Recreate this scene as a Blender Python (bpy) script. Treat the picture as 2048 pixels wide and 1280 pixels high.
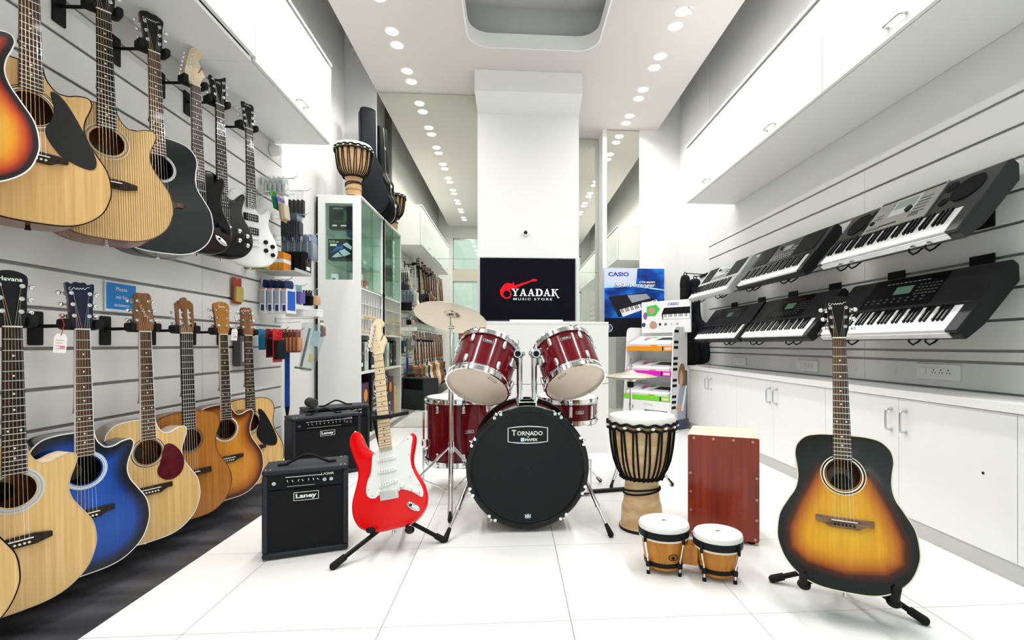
import bpy, math, random
from mathutils import Matrix, Vector, Euler
random.seed(7)
for o in list(bpy.data.objects): bpy.data.objects.remove(o)
S = bpy.context.scene
COL = S.collection
PI = math.pi
R = math.radians

# ------------------------------------------------------------------ camera
FPX, YAW = 985.0, R(3.757)
CAM_H = 0.889
cam = bpy.data.cameras.new('camera')
cam.sensor_width = 36.0
cam.lens = FPX / 2048.0 * 36.0
cam.shift_x = (1024 - 1089.7) / 2048.0
cam.shift_y = (690 - 640) / 2048.0
cam.clip_start = 0.02
camo = bpy.data.objects.new('camera', cam)
camo.location = (0, 0, CAM_H)
camo.rotation_euler = (PI/2, 0, -YAW)
COL.objects.link(camo)
S.camera = camo

# ------------------------------------------------------------------ world, light, exposure
W = bpy.data.worlds.new('world'); S.world = W
W.use_nodes = True
bg = W.node_tree.nodes['Background']
bg.inputs[0].default_value = (0.95, 0.98, 1.0, 1)
bg.inputs[1].default_value = 1.5
S.view_settings.view_transform = 'Standard'
S.view_settings.look = 'None'
S.view_settings.gamma = 1.0
S.view_settings.use_curve_mapping = False
S.view_settings.exposure = 0.0
LAMP_W = 5.0          # watts of each ceiling downlight

# ------------------------------------------------------------------ materials
MATS = {}
def mat(name, col, rough=0.5, metal=0.0, coat=0.0, spec=0.5, em=None, ems=0.0, bump=None, alpha=1.0, vary=0.0, vscale=4.0):
    if name in MATS: return MATS[name]
    m = bpy.data.materials.new(name); m.use_nodes = True
    nt = m.node_tree; b = nt.nodes['Principled BSDF']
    b.inputs['Base Color'].default_value = (*col, 1)
    b.inputs['Roughness'].default_value = rough
    b.inputs['Metallic'].default_value = metal
    b.inputs['Coat Weight'].default_value = coat
    b.inputs['Coat Roughness'].default_value = 0.05
    if spec == 0.5 and metal == 0: spec = 0.10 if max(col) < 0.03 else 0.28
    if max(col) < 0.03 and rough > 0.3: coat = 0
    b.inputs['Specular IOR Level'].default_value = spec
    b.inputs['Coat Weight'].default_value = coat*0.7
    if em:
        b.inputs['Emission Color'].default_value = (*em, 1)
        b.inputs['Emission Strength'].default_value = ems
    if vary or bump:
        tc = nt.nodes.new('ShaderNodeTexCoord')
        nz = nt.nodes.new('ShaderNodeTexNoise'); nz.inputs['Scale'].default_value = vscale
        nz.inputs['Detail'].default_value = 6
        nt.links.new(tc.outputs['Object'], nz.inputs['Vector'])
        if vary:
            mx = nt.nodes.new('ShaderNodeMix'); mx.data_type = 'RGBA'
            mx.inputs[6].default_value = (*[c*(1-vary) for c in col], 1)
            mx.inputs[7].default_value = (*[min(1, c*(1+vary)) for c in col], 1)
            nt.links.new(nz.outputs[0], mx.inputs[0]); nt.links.new(mx.outputs[2], b.inputs['Base Color'])
        if bump:
            bp = nt.nodes.new('ShaderNodeBump'); bp.inputs['Strength'].default_value = bump
            bp.inputs['Distance'].default_value = 0.002
            nt.links.new(nz.outputs[0], bp.inputs['Height']); nt.links.new(bp.outputs[0], b.inputs['Normal'])
    MATS[name] = m
    return m
def ramp(nt, stops):
    r = nt.nodes.new('ShaderNodeValToRGB')
    e = r.color_ramp.elements
    while len(e) < len(stops): e.new(0.5)
    for i, (p, c) in enumerate(stops):
        e[i].position = p; e[i].color = (*c, 1)
    return r
def wood(name, c1, c2, across=70, along=3, rough=0.35, coat=0.4, axis='Z', band=None, lo=0.35, hi=0.65):
    if name in MATS: return MATS[name]
    m = mat(name, c1, rough, 0, coat); nt = m.node_tree; b = nt.nodes['Principled BSDF']
    tc = nt.nodes.new('ShaderNodeTexCoord'); mp = nt.nodes.new('ShaderNodeMapping')
    s = [across]*3; s['XYZ'.index(axis)] = along
    mp.inputs['Scale'].default_value = s
    nt.links.new(tc.outputs['Object'], mp.inputs[0])
    nz = nt.nodes.new('ShaderNodeTexNoise'); nz.inputs['Scale'].default_value = 1; nz.inputs['Detail'].default_value = 5
    if band:
        nz = nt.nodes.new('ShaderNodeTexWave'); nz.inputs['Scale'].default_value = band
        nz.inputs['Distortion'].default_value = 3.0; nz.inputs['Detail'].default_value = 3; nz.inputs['Detail Scale'].default_value = 1.5
        nz.bands_direction = 'X'
    nt.links.new(mp.outputs[0], nz.inputs['Vector'])
    r = ramp(nt, [(lo, c1), (hi, c2)])
    nt.links.new(nz.outputs[1] if band else nz.outputs[0], r.inputs[0])
    nt.links.new(r.outputs[0], b.inputs['Base Color'])
    return m
def burst(name, stops, rough=0.16, coat=0.25):
    """lacquer whose colour runs from the rim inwards: vertex attribute 'rim' = metres from the rim * 5"""
    m = mat(name, stops[-1][1], rough, 0, coat, 0.3); nt = m.node_tree; b = nt.nodes['Principled BSDF']
    at = nt.nodes.new('ShaderNodeAttribute'); at.attribute_name = 'rim'
    tc = nt.nodes.new('ShaderNodeTexCoord'); mp = nt.nodes.new('ShaderNodeMapping')
    mp.inputs['Scale'].default_value = (90, 90, 3)
    nz = nt.nodes.new('ShaderNodeTexNoise'); nz.inputs['Scale'].default_value = 1
    nt.links.new(tc.outputs['Object'], mp.inputs[0]); nt.links.new(mp.outputs[0], nz.inputs['Vector'])
    r = ramp(nt, stops); nt.links.new(at.outputs['Fac'], r.inputs[0])
    mx = nt.nodes.new('ShaderNodeMix'); mx.data_type = 'RGBA'; mx.blend_type = 'MULTIPLY'; mx.inputs[0].default_value = 0.35
    nt.links.new(r.outputs[0], mx.inputs[6]); nt.links.new(nz.outputs[0], mx.inputs[7])
    nt.links.new(mx.outputs[2], b.inputs['Base Color'])
    return m
def glass(name, tint, refl=0.10, rough=0.0):
    if name in MATS: return MATS[name]
    m = bpy.data.materials.new(name); m.use_nodes = True; nt = m.node_tree
    nt.nodes.remove(nt.nodes['Principled BSDF'])
    t = nt.nodes.new('ShaderNodeBsdfTransparent'); t.inputs[0].default_value = (*tint, 1)
    g = nt.nodes.new('ShaderNodeBsdfGlossy'); g.inputs['Roughness'].default_value = rough
    g.inputs[0].default_value = (0.9, 1.0, 0.95, 1)
    x = nt.nodes.new('ShaderNodeMixShader'); x.inputs[0].default_value = refl
    nt.links.new(t.outputs[0], x.inputs[1]); nt.links.new(g.outputs[0], x.inputs[2])
    nt.links.new(x.outputs[0], nt.nodes['Material Output'].inputs[0])
    MATS[name] = m
    return m

WALL = mat('white wall paint', (0.80, 0.80, 0.79), 0.75, vary=0.02, vscale=2)
CEIL = mat('ceiling paint', (0.66, 0.625, 0.605), 0.8)
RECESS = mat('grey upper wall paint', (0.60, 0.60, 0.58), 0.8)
MELA = mat('white melamine', (0.84, 0.84, 0.84), 0.28)
MELB = mat('white melamine carcass', (0.84, 0.84, 0.84), 0.45)
SLAT = mat('off white slatwall board', (0.76, 0.76, 0.75), 0.4)
GROOVE = mat('grey slatwall groove', (0.24, 0.24, 0.24), 0.45, 0.4)
TILE = mat('white floor tile', (0.86, 0.86, 0.86), 0.22, vary=0.015, vscale=3)
GROUT = mat('grey tile joint', (0.25, 0.24, 0.22), 0.9)
CHROME = mat('chrome', (0.85, 0.86, 0.88), 0.08, 1.0)
STEEL = mat('brushed steel', (0.62, 0.63, 0.65), 0.28, 1.0)
BLACK = mat('black plastic', (0.012, 0.012, 0.014), 0.4)
BLACKG = mat('gloss black lacquer', (0.004, 0.004, 0.005), 0.10, coat=0.35, spec=0.3)
MATTE = mat('matte black', (0.012, 0.013, 0.015), 0.75)
RUBBER = mat('black rubber', (0.015, 0.015, 0.016), 0.6)
WHITE = mat('white plastic', (0.85, 0.85, 0.84), 0.35)
WHITEG = mat('gloss white lacquer', (0.85, 0.85, 0.84), 0.12, coat=0.6)
CREAM = mat('cream binding', (0.80, 0.74, 0.60), 0.35)
INKW = mat('white ink', (0.9, 0.9, 0.9), 0.6)
INKB = mat('black ink', (0.01, 0.01, 0.012), 0.6)
GREY = mat('grey print', (0.45, 0.45, 0.46), 0.5)
MIRROR = mat('greenish mirror glass', (0.80, 0.82, 0.74), 0.0, 1.0)

# ------------------------------------------------------------------ mesh builder
class MB:
    def __init__(s): s.v = []; s.f = []; s.M = None
    def add(s, vs, fs):
        n = len(s.v)
        if s.M is not None: vs = [tuple(s.M @ Vector(v)) for v in vs]
        s.v += [tuple(v) for v in vs]; s.f += [tuple(i+n for i in f) for f in fs]
        return s
    def box(s, x0, x1, y0, y1, z0, z1):
        return s.add([(x0,y0,z0),(x1,y0,z0),(x1,y1,z0),(x0,y1,z0),(x0,y0,z1),(x1,y0,z1),(x1,y1,z1),(x0,y1,z1)],
                     [(0,3,2,1),(4,5,6,7),(0,1,5,4),(1,2,6,5),(2,3,7,6),(3,0,4,7)])
    def cbox(s, c, d): return s.box(c[0]-d[0]/2,c[0]+d[0]/2,c[1]-d[1]/2,c[1]+d[1]/2,c[2]-d[2]/2,c[2]+d[2]/2)
    def cyl(s, p0, p1, r0, r1=None, n=16, caps=True):
        p0, p1 = Vector(p0), Vector(p1); r1 = r0 if r1 is None else r1
        a = (p1-p0); a = a.normalized() if a.length > 0 else Vector((0,0,1))
        u = a.orthogonal().normalized(); w = a.cross(u)
        vs = []
        for p, r in ((p0,r0),(p1,r1)):
            for i in range(n):
                t = 2*PI*i/n; vs.append(p+u*(r*math.cos(t))+w*(r*math.sin(t)))
        fs = [(i,(i+1)%n,n+(i+1)%n,n+i) for i in range(n)]
        if caps: fs += [tuple(range(n-1,-1,-1)), tuple(range(n,2*n))]
        return s.add(vs, fs)
    def tube(s, pts, r, n=8, closed=False, flat=None):
        P = [Vector(p) for p in pts]; m = len(P)
        rs = r if isinstance(r, (list, tuple)) else [r]*m
        u = None; vs = []
        for i, p in enumerate(P):
            if closed: t = P[(i+1)%m]-P[i-1]
            else: t = P[min(i+1,m-1)]-P[max(i-1,0)]
            t = t.normalized() if t.length > 1e-9 else Vector((0,0,1))
            if u is None: u = t.orthogonal().normalized()
            u = (u - t*u.dot(t)); u = u.normalized() if u.length > 1e-6 else t.orthogonal().normalized()
            w = t.cross(u)
            for k in range(n):
                a = 2*PI*k/n; vs.append(p+u*(rs[i]*math.cos(a))+w*(rs[i]*math.sin(a)))
        fs = []
        for i in range(m if closed else m-1):
            j = (i+1) % m
            fs += [(i*n+k, i*n+(k+1)%n, j*n+(k+1)%n, j*n+k) for k in range(n)]
        if not closed: fs += [tuple(range(n-1,-1,-1)), tuple(range((m-1)*n, m*n))]
        return s.add(vs, fs)
    def lathe(s, prof, n=32, c=(0,0,0), caps=True, axis='Z'):
        vs = []
        for r, z in prof:
            for k in range(n):
                a = 2*PI*k/n; x, y = r*math.cos(a), r*math.sin(a)
                vs.append((c[0]+x, c[1]+y, c[2]+z) if axis == 'Z' else (c[0]+x, c[1]+z, c[2]-y) )
        m = len(prof); fs = []
        for i in range(m-1): fs += [(i*n+k, i*n+(k+1)%n, (i+1)*n+(k+1)%n, (i+1)*n+k) for k in range(n)]
        if caps: fs += [tuple(range(n-1,-1,-1)), tuple(range((m-1)*n, m*n))]
        return s.add(vs, fs)
    def prism(s, poly, y0, y1, caps=True):
        """poly in (x, z), extruded from y0 (front) to y1"""
        n = len(poly)
        vs = [(x,y0,z) for x,z in poly]+[(x,y1,z) for x,z in poly]
        fs = [(i,n+i,n+(i+1)%n,(i+1)%n) for i in range(n)]
        if caps: fs += [tuple(range(n)), tuple(range(2*n-1,n-1,-1))]
        return s.add(vs, fs)
    def rprism(s, poly, y0, y1, r, k=3, back=True):
        """prism with rounded front (and back) rims"""
        rings = []
        for i in range(k+1):
            a = PI/2*i/k; rings.append((r*(1-math.sin(a)), y0+r*(1-math.cos(a))))
        if back:
            for i in range(k+1):
                a = PI/2*i/k; rings.append((r*(1-math.cos(a)), y1-r*(1-math.sin(a))))
        else: rings.append((0, y1))
        n = len(poly); vs = []
        for ins, y in rings: vs += [(x,y,z) for x,z in inset(poly, ins)]
        fs = []
        for j in range(len(rings)-1): fs += [(j*n+i,(j+1)*n+i,(j+1)*n+(i+1)%n,j*n+(i+1)%n) for i in range(n)]
        fs += [tuple(range(n)), tuple(range(len(vs)-1, len(vs)-n-1, -1))]
        return s.add(vs, fs)
    def sphere(s, c, r, n=16, m=10, sc=(1,1,1)):
        vs = [(c[0],c[1],c[2]-r*sc[2])]; fs = []
        for i in range(1, m):
            t = PI*i/m
            for k in range(n):
                a = 2*PI*k/n
                vs.append((c[0]+r*sc[0]*math.sin(t)*math.cos(a), c[1]+r*sc[1]*math.sin(t)*math.sin(a), c[2]-r*sc[2]*math.cos(t)))
        vs.append((c[0],c[1],c[2]+r*sc[2])); last = len(vs)-1
        fs += [(0,1+(k+1)%n,1+k) for k in range(n)]
        for i in range(m-2): fs += [(1+i*n+k,1+i*n+(k+1)%n,1+(i+1)*n+(k+1)%n,1+(i+1)*n+k) for k in range(n)]
        fs += [(last,1+(m-2)*n+k,1+(m-2)*n+(k+1)%n) for k in range(n)]
        return s.add(vs, fs)
    def ring(s, c, r0, r1, y, n=40, sx=1.0):
        """flat annulus facing -Y"""
        vs = []
        for r in (r0, r1):
            for k in range(n): a = 2*PI*k/n; vs.append((c[0]+sx*r*math.cos(a), y, c[1]+r*math.sin(a)))
        return s.add(vs, [(k,(k+1)%n,n+(k+1)%n,n+k) for k in range(n)])
    def disc(s, c, r, y, n=32):
        return s.add([(c[0]+r*math.cos(2*PI*k/n), y, c[1]+r*math.sin(2*PI*k/n)) for k in range(n)], [tuple(range(n))])
    def flat(s, poly, y): return s.add([(x,y,z) for x,z in poly], [tuple(range(len(poly)))])
    def rect(s, x0, x1, z0, z1, y): return s.flat([(x0,z0),(x1,z0),(x1,z1),(x0,z1)], y)
    def mesh(s, name, m, smooth=35):
        me = bpy.data.meshes.new(name); me.from_pydata(s.v, [], s.f); me.update()
        me.materials.append(m)
        if smooth:
            me.polygons.foreach_set('use_smooth', [True]*len(me.polygons))
            me.set_sharp_from_angle(angle=R(smooth))
        return me
    def build(s, name, m, parent=None, bevel=0, smooth=35, seg=2, recalc=True):
        me = s.mesh(name, m, smooth)
        if recalc:
            import bmesh
            bm = bmesh.new(); bm.from_mesh(me); bmesh.ops.recalc_face_normals(bm, faces=bm.faces); bm.to_mesh(me); bm.free()
        o = bpy.data.objects.new(name, me); COL.objects.link(o)
        if parent: o.parent = parent
        if bevel:
            b = o.modifiers.new('bevel', 'BEVEL'); b.width = bevel; b.segments = seg; b.limit_method = 'ANGLE'; b.angle_limit = R(40)
        return o
def inset(poly, d):
    if abs(d) < 1e-9: return list(poly)
    n = len(poly); A = sum(poly[i][0]*poly[(i+1)%n][1]-poly[(i+1)%n][0]*poly[i][1] for i in range(n))
    sg = 1 if A > 0 else -1; out = []
    for i in range(n):
        x0,z0 = poly[i-1]; x1,z1 = poly[i]; x2,z2 = poly[(i+1)%n]
        tx, tz = x2-x0, z2-z0; L = math.hypot(tx,tz) or 1
        out.append((x1 - sg*d*tz/L, z1 + sg*d*tx/L))
    return out
def spline(pts, k=5, closed=True):
    n = len(pts); out = []
    for i in range(n if closed else n-1):
        if closed: p0,p1,p2,p3 = pts[i-1],pts[i],pts[(i+1)%n],pts[(i+2)%n]
        else: p0,p1,p2,p3 = pts[max(i-1,0)],pts[i],pts[i+1],pts[min(i+2,n-1)]
        for j in range(k):
            t = j/k
            out.append(tuple(0.5*((2*b)+(-a+c)*t+(2*a-5*b+4*c-d)*t*t+(-a+3*b-3*c+d)*t**3) for a,b,c,d in zip(p0,p1,p2,p3)))
    if not closed: out.append(tuple(pts[-1]))
    return out
def rrect(x0, x1, z0, z1, r, k=4):
    out = []
    for cx, cz, a0 in ((x1-r,z0+r,-90),(x1-r,z1-r,0),(x0+r,z1-r,90),(x0+r,z0+r,180)):
        for i in range(k+1):
            a = R(a0+90*i/k); out.append((cx+r*math.cos(a), cz+r*math.sin(a)))
    return out

# ------------------------------------------------------------------ things
def tag(o, label=None, cat=None, group=None, kind=None):
    if label: o['label'] = label
    if cat: o['category'] = cat
    if group: o['group'] = group
    if kind: o['kind'] = kind
    return o
def thing(name, label, cat, loc=(0,0,0), rz=0, group=None, rot=None):
    o = bpy.data.objects.new(name, None); COL.objects.link(o)
    o.empty_display_size = 0.05
    o.location = loc; o.rotation_euler = rot if rot else (0,0,rz)
    return tag(o, label, cat, group)
def place(o, M): o.matrix_basis = M; return o
def dup(root, M=None, label=None, group=None):
    r = root.copy(); COL.objects.link(r)
    if M is not None: r.matrix_basis = M
    if label: r['label'] = label
    if group: r['group'] = group
    for ch in list(root.children):
        c = ch.copy(); COL.objects.link(c); c.parent = r
        for g in list(ch.children):
            d = g.copy(); COL.objects.link(d); d.parent = c
    return r
def inst(name, me, parent, M=None):
    o = bpy.data.objects.new(name, me); COL.objects.link(o); o.parent = parent
    if M is not None: o.matrix_basis = M
    return o
def struct(o): o['kind'] = 'structure'; return o
def lettering(body, m, parent, w=None, h=None, c=(0,0,0), rot=0, shear=0, name='lettering', ext=0.0003, M=None, space=1.0, bold=0.0):
    """words in the XZ plane, read from -Y, centred on c"""
    cu = bpy.data.curves.new('words', 'FONT'); cu.body = body; cu.size = 1; cu.extrude = 0; cu.resolution_u = 2
    cu.space_character = space; cu.offset = bold
    co = bpy.data.objects.new('words', cu); COL.objects.link(co)
    bpy.context.view_layer.update()
    me = bpy.data.meshes.new_from_object(co.evaluated_get(bpy.context.evaluated_depsgraph_get()))
    bpy.data.objects.remove(co)
    xs = [v.co.x for v in me.vertices]; ys = [v.co.y for v in me.vertices]
    if not xs: return None
    x0,x1,y0,y1 = min(xs),max(xs),min(ys),max(ys)
    sx = (w/(x1-x0)) if w else None; sy = (h/(y1-y0)) if h else None
    sx = sx or sy; sy = sy or sx
    ca, sa = math.cos(rot), math.sin(rot)
    for v in me.vertices:
        x = (v.co.x-(x0+x1)/2)*sx; z = (v.co.y-(y0+y1)/2)*sy; x += shear*z
        p = Vector((c[0]+x*ca-z*sa, c[1]-ext, c[2]+x*sa+z*ca))
        v.co = M @ p if M is not None else p
    me.name = name; me.materials.clear(); me.materials.append(m)
    o = bpy.data.objects.new(name, me); COL.objects.link(o)
    if parent: o.parent = parent
    return o
def script(m, parent, pts, r=0.0012, name='lettering', M=None):
    b = MB(); b.M = M
    b.tube(spline(pts, 4, closed=False), r, 4)
    return b.build(name, m, parent)
# ================================================================== room shell
XL, XR, ZC = -1.68, 2.12, 3.60          # slatwall planes, false ceiling
YM = 5.375                              # mirror plane on the left
# floor
fl = struct(MB().box(-1.75,2.6,-0.9,6.6,-0.08,-0.004).build('floor', GROUT))
for i in range(-1, 7):
    for j in range(-4, 8):
        x0, x1 = 0.188-0.6*2+0.6*(i-1)+0.0, 0
        x0 = 0.188+0.6*(i-3); x1 = x0+0.6; y0 = 1.581+0.6*j; y1 = y0+0.6
        x0, x1 = max(x0,-1.31), min(x1, 1.90 if y0 < 4.5 else 2.1); y0, y1 = max(y0,-0.88), min(y1, 6.45)
        if x1-x0 < 0.02 or y1-y0 < 0.02: continue
        g = 0.0013
        MB().box(x0+g,x1-g,y0+g,y1-g,-0.004,0.0).build('floor_tile', TILE, fl)
# dark vinyl strip under the guitars
VIN = wood('dark charcoal vinyl', (0.014,0.015,0.018), (0.10,0.10,0.112), 9, 1.2, 0.30, 0.15, axis='X', lo=0.3, hi=0.75)
mt = struct(MB().box(XL,-1.31,-0.88,3.70,-0.003,0.003).build('trim_1', VIN))
mt2 = struct(MB().box(1.62,2.12,5.12,6.1,-0.003,0.003).build('trim_2', VIN))
# side walls (backing) with slat boards in front
wl = struct(MB().box(-1.86,-1.69,-0.9,3.72,0,4.3).build('wall_left', GROOVE))
def slats(parent, side, zs, y0, y1, joints):
    ys = [y0]+joints+[y1]
    for a, b in zip(zs, zs[1:]):
        for p, q in zip(ys, ys[1:]):
            m = MB()
            if side < 0: m.box(-1.69, XL, p+.001, q-.001, a+0.006, b-0.006)
            else: m.box(XR, XR+0.01, p+.001, q-.001, a+0.006, b-0.006)
            m.build('slat_panel', SLAT, parent, bevel=0.003)
ZL = [0.09,0.294]+[0.294+0.1455*k for k in range(1,14)]
slats(wl, -1, ZL, -0.85, 3.72, [0.35,1.57,2.79])
struct(MB().box(-1.69,-1.676,-0.88,3.72,0,0.088).build('baseboard_left', mat('grey skirting', (0.42,0.42,0.42), 0.5), bevel=0.003))
struct(MB().box(-1.95,-1.785,3.72,YM+0.02,0,4.3).build('wall_left', WALL))
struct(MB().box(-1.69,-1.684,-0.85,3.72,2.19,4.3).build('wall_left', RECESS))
wr = struct(MB().box(XR+0.01,XR+0.2,-0.9,5.20,0,2.2).build('wall_right', GROOVE))
ZR = [0.675,0.81,0.863]+[0.863+0.1355*k for k in range(1,9)]
slats(wr, 1, ZR, -0.85, 5.20, [0.4,2.84])
struct(MB().box(XR+0.003,XR+0.2,-0.9,5.20,1.955,4.3).build('wall_right', SLAT))
struct(MB().box(XR,XR+0.2,5.20,6.5,0,4.3).build('wall_right', WALL))
# back wall: left return, pier between the mirrors, right piece
struct(MB().box(-1.95,-1.447,YM,YM+0.15,0,4.3).build('wall_back', WALL))
struct(MB().box(-1.447,-0.30,YM+0.012,YM+0.15,0,ZC).build('wall_back', WALL))
struct(MB().box(0.72,1.20,6.43,6.6,0,ZC).build('wall_back', WALL))
struct(MB().box(1.13,1.185,6.13,6.43,0,ZC).build('wall_back', WALL))
struct(MB().box(1.185,XR,6.145,6.5,0,4.3).build('wall_back', WALL))
struct(MB().box(1.60,XR,6.12,6.145,0,4.3).build('wall_back', WALL))
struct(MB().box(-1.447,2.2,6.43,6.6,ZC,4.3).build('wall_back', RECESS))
# pillar with its projecting head
PIL = mat('pillar paint', (0.82,0.82,0.815), 0.7, vary=0.012, vscale=3)
struct(MB().box(-0.362,0.697,5.15,6.44,0,ZC).build('wall_pillar', PIL))
hd = MB()
hd.add([(-.372,4.87,ZC),(.694,4.87,ZC),(.694,4.87,3.386),(-.372,4.87,3.386),(-.362,5.15,3.30),(.697,5.15,3.30),(-.362,5.15,ZC),(.697,5.15,ZC)],
       [(0,1,2,3),(3,2,5,4),(0,3,4,6),(1,7,5,2),(0,6,7,1),(4,5,7,6)])
struct(hd.build('trim_3', PIL, bevel=0.004))
# false ceiling with its rounded coffer opening
cx0, cx1, cy0, cy1 = -0.40, 0.78, 0.6, 4.50
_h = rrect(cx0, cx1, cy0, cy1, 0.20, 8); hole = []
for (xa, ya), (xb, yb) in zip(_h, _h[1:]+_h[:1]):
    k = max(1, int(math.hypot(xb-xa, yb-ya)/0.08))
    hole += [(xa+(xb-xa)*j/k, ya+(yb-ya)*j/k) for j in range(k)]
outer = [(-1.447,-0.60),(1.824,-0.60),(1.824,6.50),(-1.447,6.50)]
def ceil_sheet(hole, outer, z0, z1):
    """flat sheet with a hole, thickness z0..z1; ring bridged by angle around the centre"""
    c = ((cx0+cx1)/2, (cy0+cy1)/2); n = len(hole); out = []
    for x, y in hole:
        dx, dy = x-c[0], y-c[1]; t = 1e9
        if dx > 1e-9: t = min(t, (outer[1][0]-c[0])/dx)
        if dx < -1e-9: t = min(t, (outer[0][0]-c[0])/dx)
        if dy > 1e-9: t = min(t, (outer[2][1]-c[1])/dy)
        if dy < -1e-9: t = min(t, (outer[0][1]-c[1])/dy)
        out.append((c[0]+dx*t, c[1]+dy*t))
    m = MB(); vs = []
    for z in (z0, z1):
        vs += [(x,y,z) for x,y in hole] + [(x,y,z) for x,y in out]
    fs = []
    for i in range(n):
        j = (i+1) % n
        fs += [(i,j,n+j,n+i), (2*n+i,3*n+i,3*n+j,2*n+j), (i,2*n+i,2*n+j,j), (n+i,n+j,3*n+j,3*n+i)]
        # fill the corner triangles of the rectangle
        a, b = out[i], out[j]
        if abs(a[0]-b[0]) > 1e-4 and abs(a[1]-b[1]) > 1e-4:
            onv = abs(a[0]-outer[0][0]) < 1e-4 or abs(a[0]-outer[1][0]) < 1e-4      # a lies on a side edge
            k = (a[0], b[1]) if onv else (b[0], a[1])
            q0 = len(vs); vs += [(k[0],k[1],z0),(k[0],k[1],z1)]
            fs += [(n+i,n+j,q0),(3*n+i,q0+1,3*n+j),(n+i,q0,q0+1,3*n+i),(n+j,3*n+j,q0+1,q0)]
    return m.add(vs, fs)
cl = struct(ceil_sheet(hole, outer, ZC, ZC+0.10).build('ceiling', CEIL, smooth=0))
# white lip round the opening and the shallow grey box above it
lip = MB(); n = len(hole); h2 = inset(hole, -0.0)
lipm = MB(); inn = inset(hole, 0.012); vs = []
for z, pl in ((ZC-0.012,h2),(ZC-0.012,inn),(ZC+0.12,inn),(ZC+0.12,h2)): vs += [(x,y,z) for x,y in pl]
fs = []
for r_ in range(4):
    for i in range(n): fs.append((r_*n+i, r_*n+(i+1)%n, ((r_+1)%4)*n+(i+1)%n, ((r_+1)%4)*n+i))
struct(lipm.add(vs, fs).build('trim_4', mat('white coffer lip', (0.86,0.86,0.85), 0.6)))
struct(MB().box(-1.9,2.4,-0.9,6.6,4.3,4.4).build('ceiling', RECESS))
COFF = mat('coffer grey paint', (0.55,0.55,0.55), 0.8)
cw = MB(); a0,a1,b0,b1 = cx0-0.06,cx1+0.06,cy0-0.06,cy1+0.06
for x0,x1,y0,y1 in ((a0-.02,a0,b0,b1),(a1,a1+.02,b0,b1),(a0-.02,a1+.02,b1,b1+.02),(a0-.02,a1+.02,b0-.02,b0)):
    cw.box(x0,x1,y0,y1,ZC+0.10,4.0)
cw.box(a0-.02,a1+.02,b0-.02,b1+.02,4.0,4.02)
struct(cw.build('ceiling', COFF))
# small beam that the recess above the left cabinets ends on
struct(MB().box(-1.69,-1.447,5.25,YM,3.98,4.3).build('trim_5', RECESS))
# front wall (shop front behind the camera, seen in the mirrors)
struct(MB().box(-1.86,-1.37,-0.95,-0.65,0,4.3).build('wall_front', WALL))
struct(MB().box(1.9,2.32,-0.95,-0.65,0,4.3).build('wall_front', WALL))
struct(MB().box(-1.37,1.9,-0.95,-0.70,2.36,2.62).build('wall_front', mat('beige bulkhead', (0.62,0.58,0.50), 0.6)))
struct(MB().box(-1.37,1.9,-0.95,-0.70,3.35,4.3).build('wall_front', WALL))
SG = glass('shop front glass', (0.86,0.96,0.92), 0.06)
for nm, z0, z1, xs in (('window_1',2.62,3.35,(-1.37,-0.3,0.8,1.9)),('door_1',0.0,2.36,(-1.37,-0.35,0.65,1.9))):
    fr = MB()
    for x in xs: fr.box(x-0.018,x+0.018,-0.80,-0.74,z0,z1)
    fr.box(xs[0],xs[-1],-0.80,-0.74,z0,z0+0.03); fr.box(xs[0],xs[-1],-0.80,-0.74,z1-0.03,z1)
    wd = struct(fr.build(nm, STEEL))
    for a, b in zip(xs, xs[1:]): MB().box(a+.018,b-.018,-0.775,-0.765,z0+.03,z1-.03).build('pane', SG, wd)
struct(MB().box(-5,5,-7,-0.9,-0.08,-0.002).build('floor', TILE))
struct(MB().box(-5,5,-7.2,-7,0,5).build('wall_front', WALL))
t = thing('hanging_banner', 'red banner hanging outside the glass shop front, seen in the mirror', 'banner', (-1.15,-2.2,0.2))
MB().box(-.25,.25,-.006,.006,0.35,1.0).build('fabric', mat('red banner cloth',(0.6,0.02,0.03),0.6), t); MB().cyl((-.27,0,1.0),(.27,0,1.0),.012).build('rail', STEEL, t)
MB().cyl((0,0,-.2),(0,0,1.0),.01).box(-.2,.2,-.1,.1,-.2,-.19).build('pole', STEEL, t)

# ------------------------------------------------------------------ mirrors
def mirror(label, x0, x1, y, zs):
    o = thing('wall_mirror', label, 'mirror', ((x0+x1)/2, y, 0))
    w = (x1-x0)/2
    for a, b in zip(zs, zs[1:]): MB().box(-w,w,0,0.010,a+.0015,b-.0015).build('mirror_pane', MIRROR, o)
    return o
mirror('tall wall mirror left of the white pillar, behind the cymbal', -1.445, -0.364, YM, (0.01,1.82,ZC-0.01))
mirror('narrow wall mirror just right of the white pillar', 0.699, 1.128, 6.415, (0.01,1.84,ZC-0.01))
mirror('tall wall mirror above and behind the blue keyboard poster', 1.187, 1.60, 6.13, (0.01,1.84,ZC-0.01))

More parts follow.
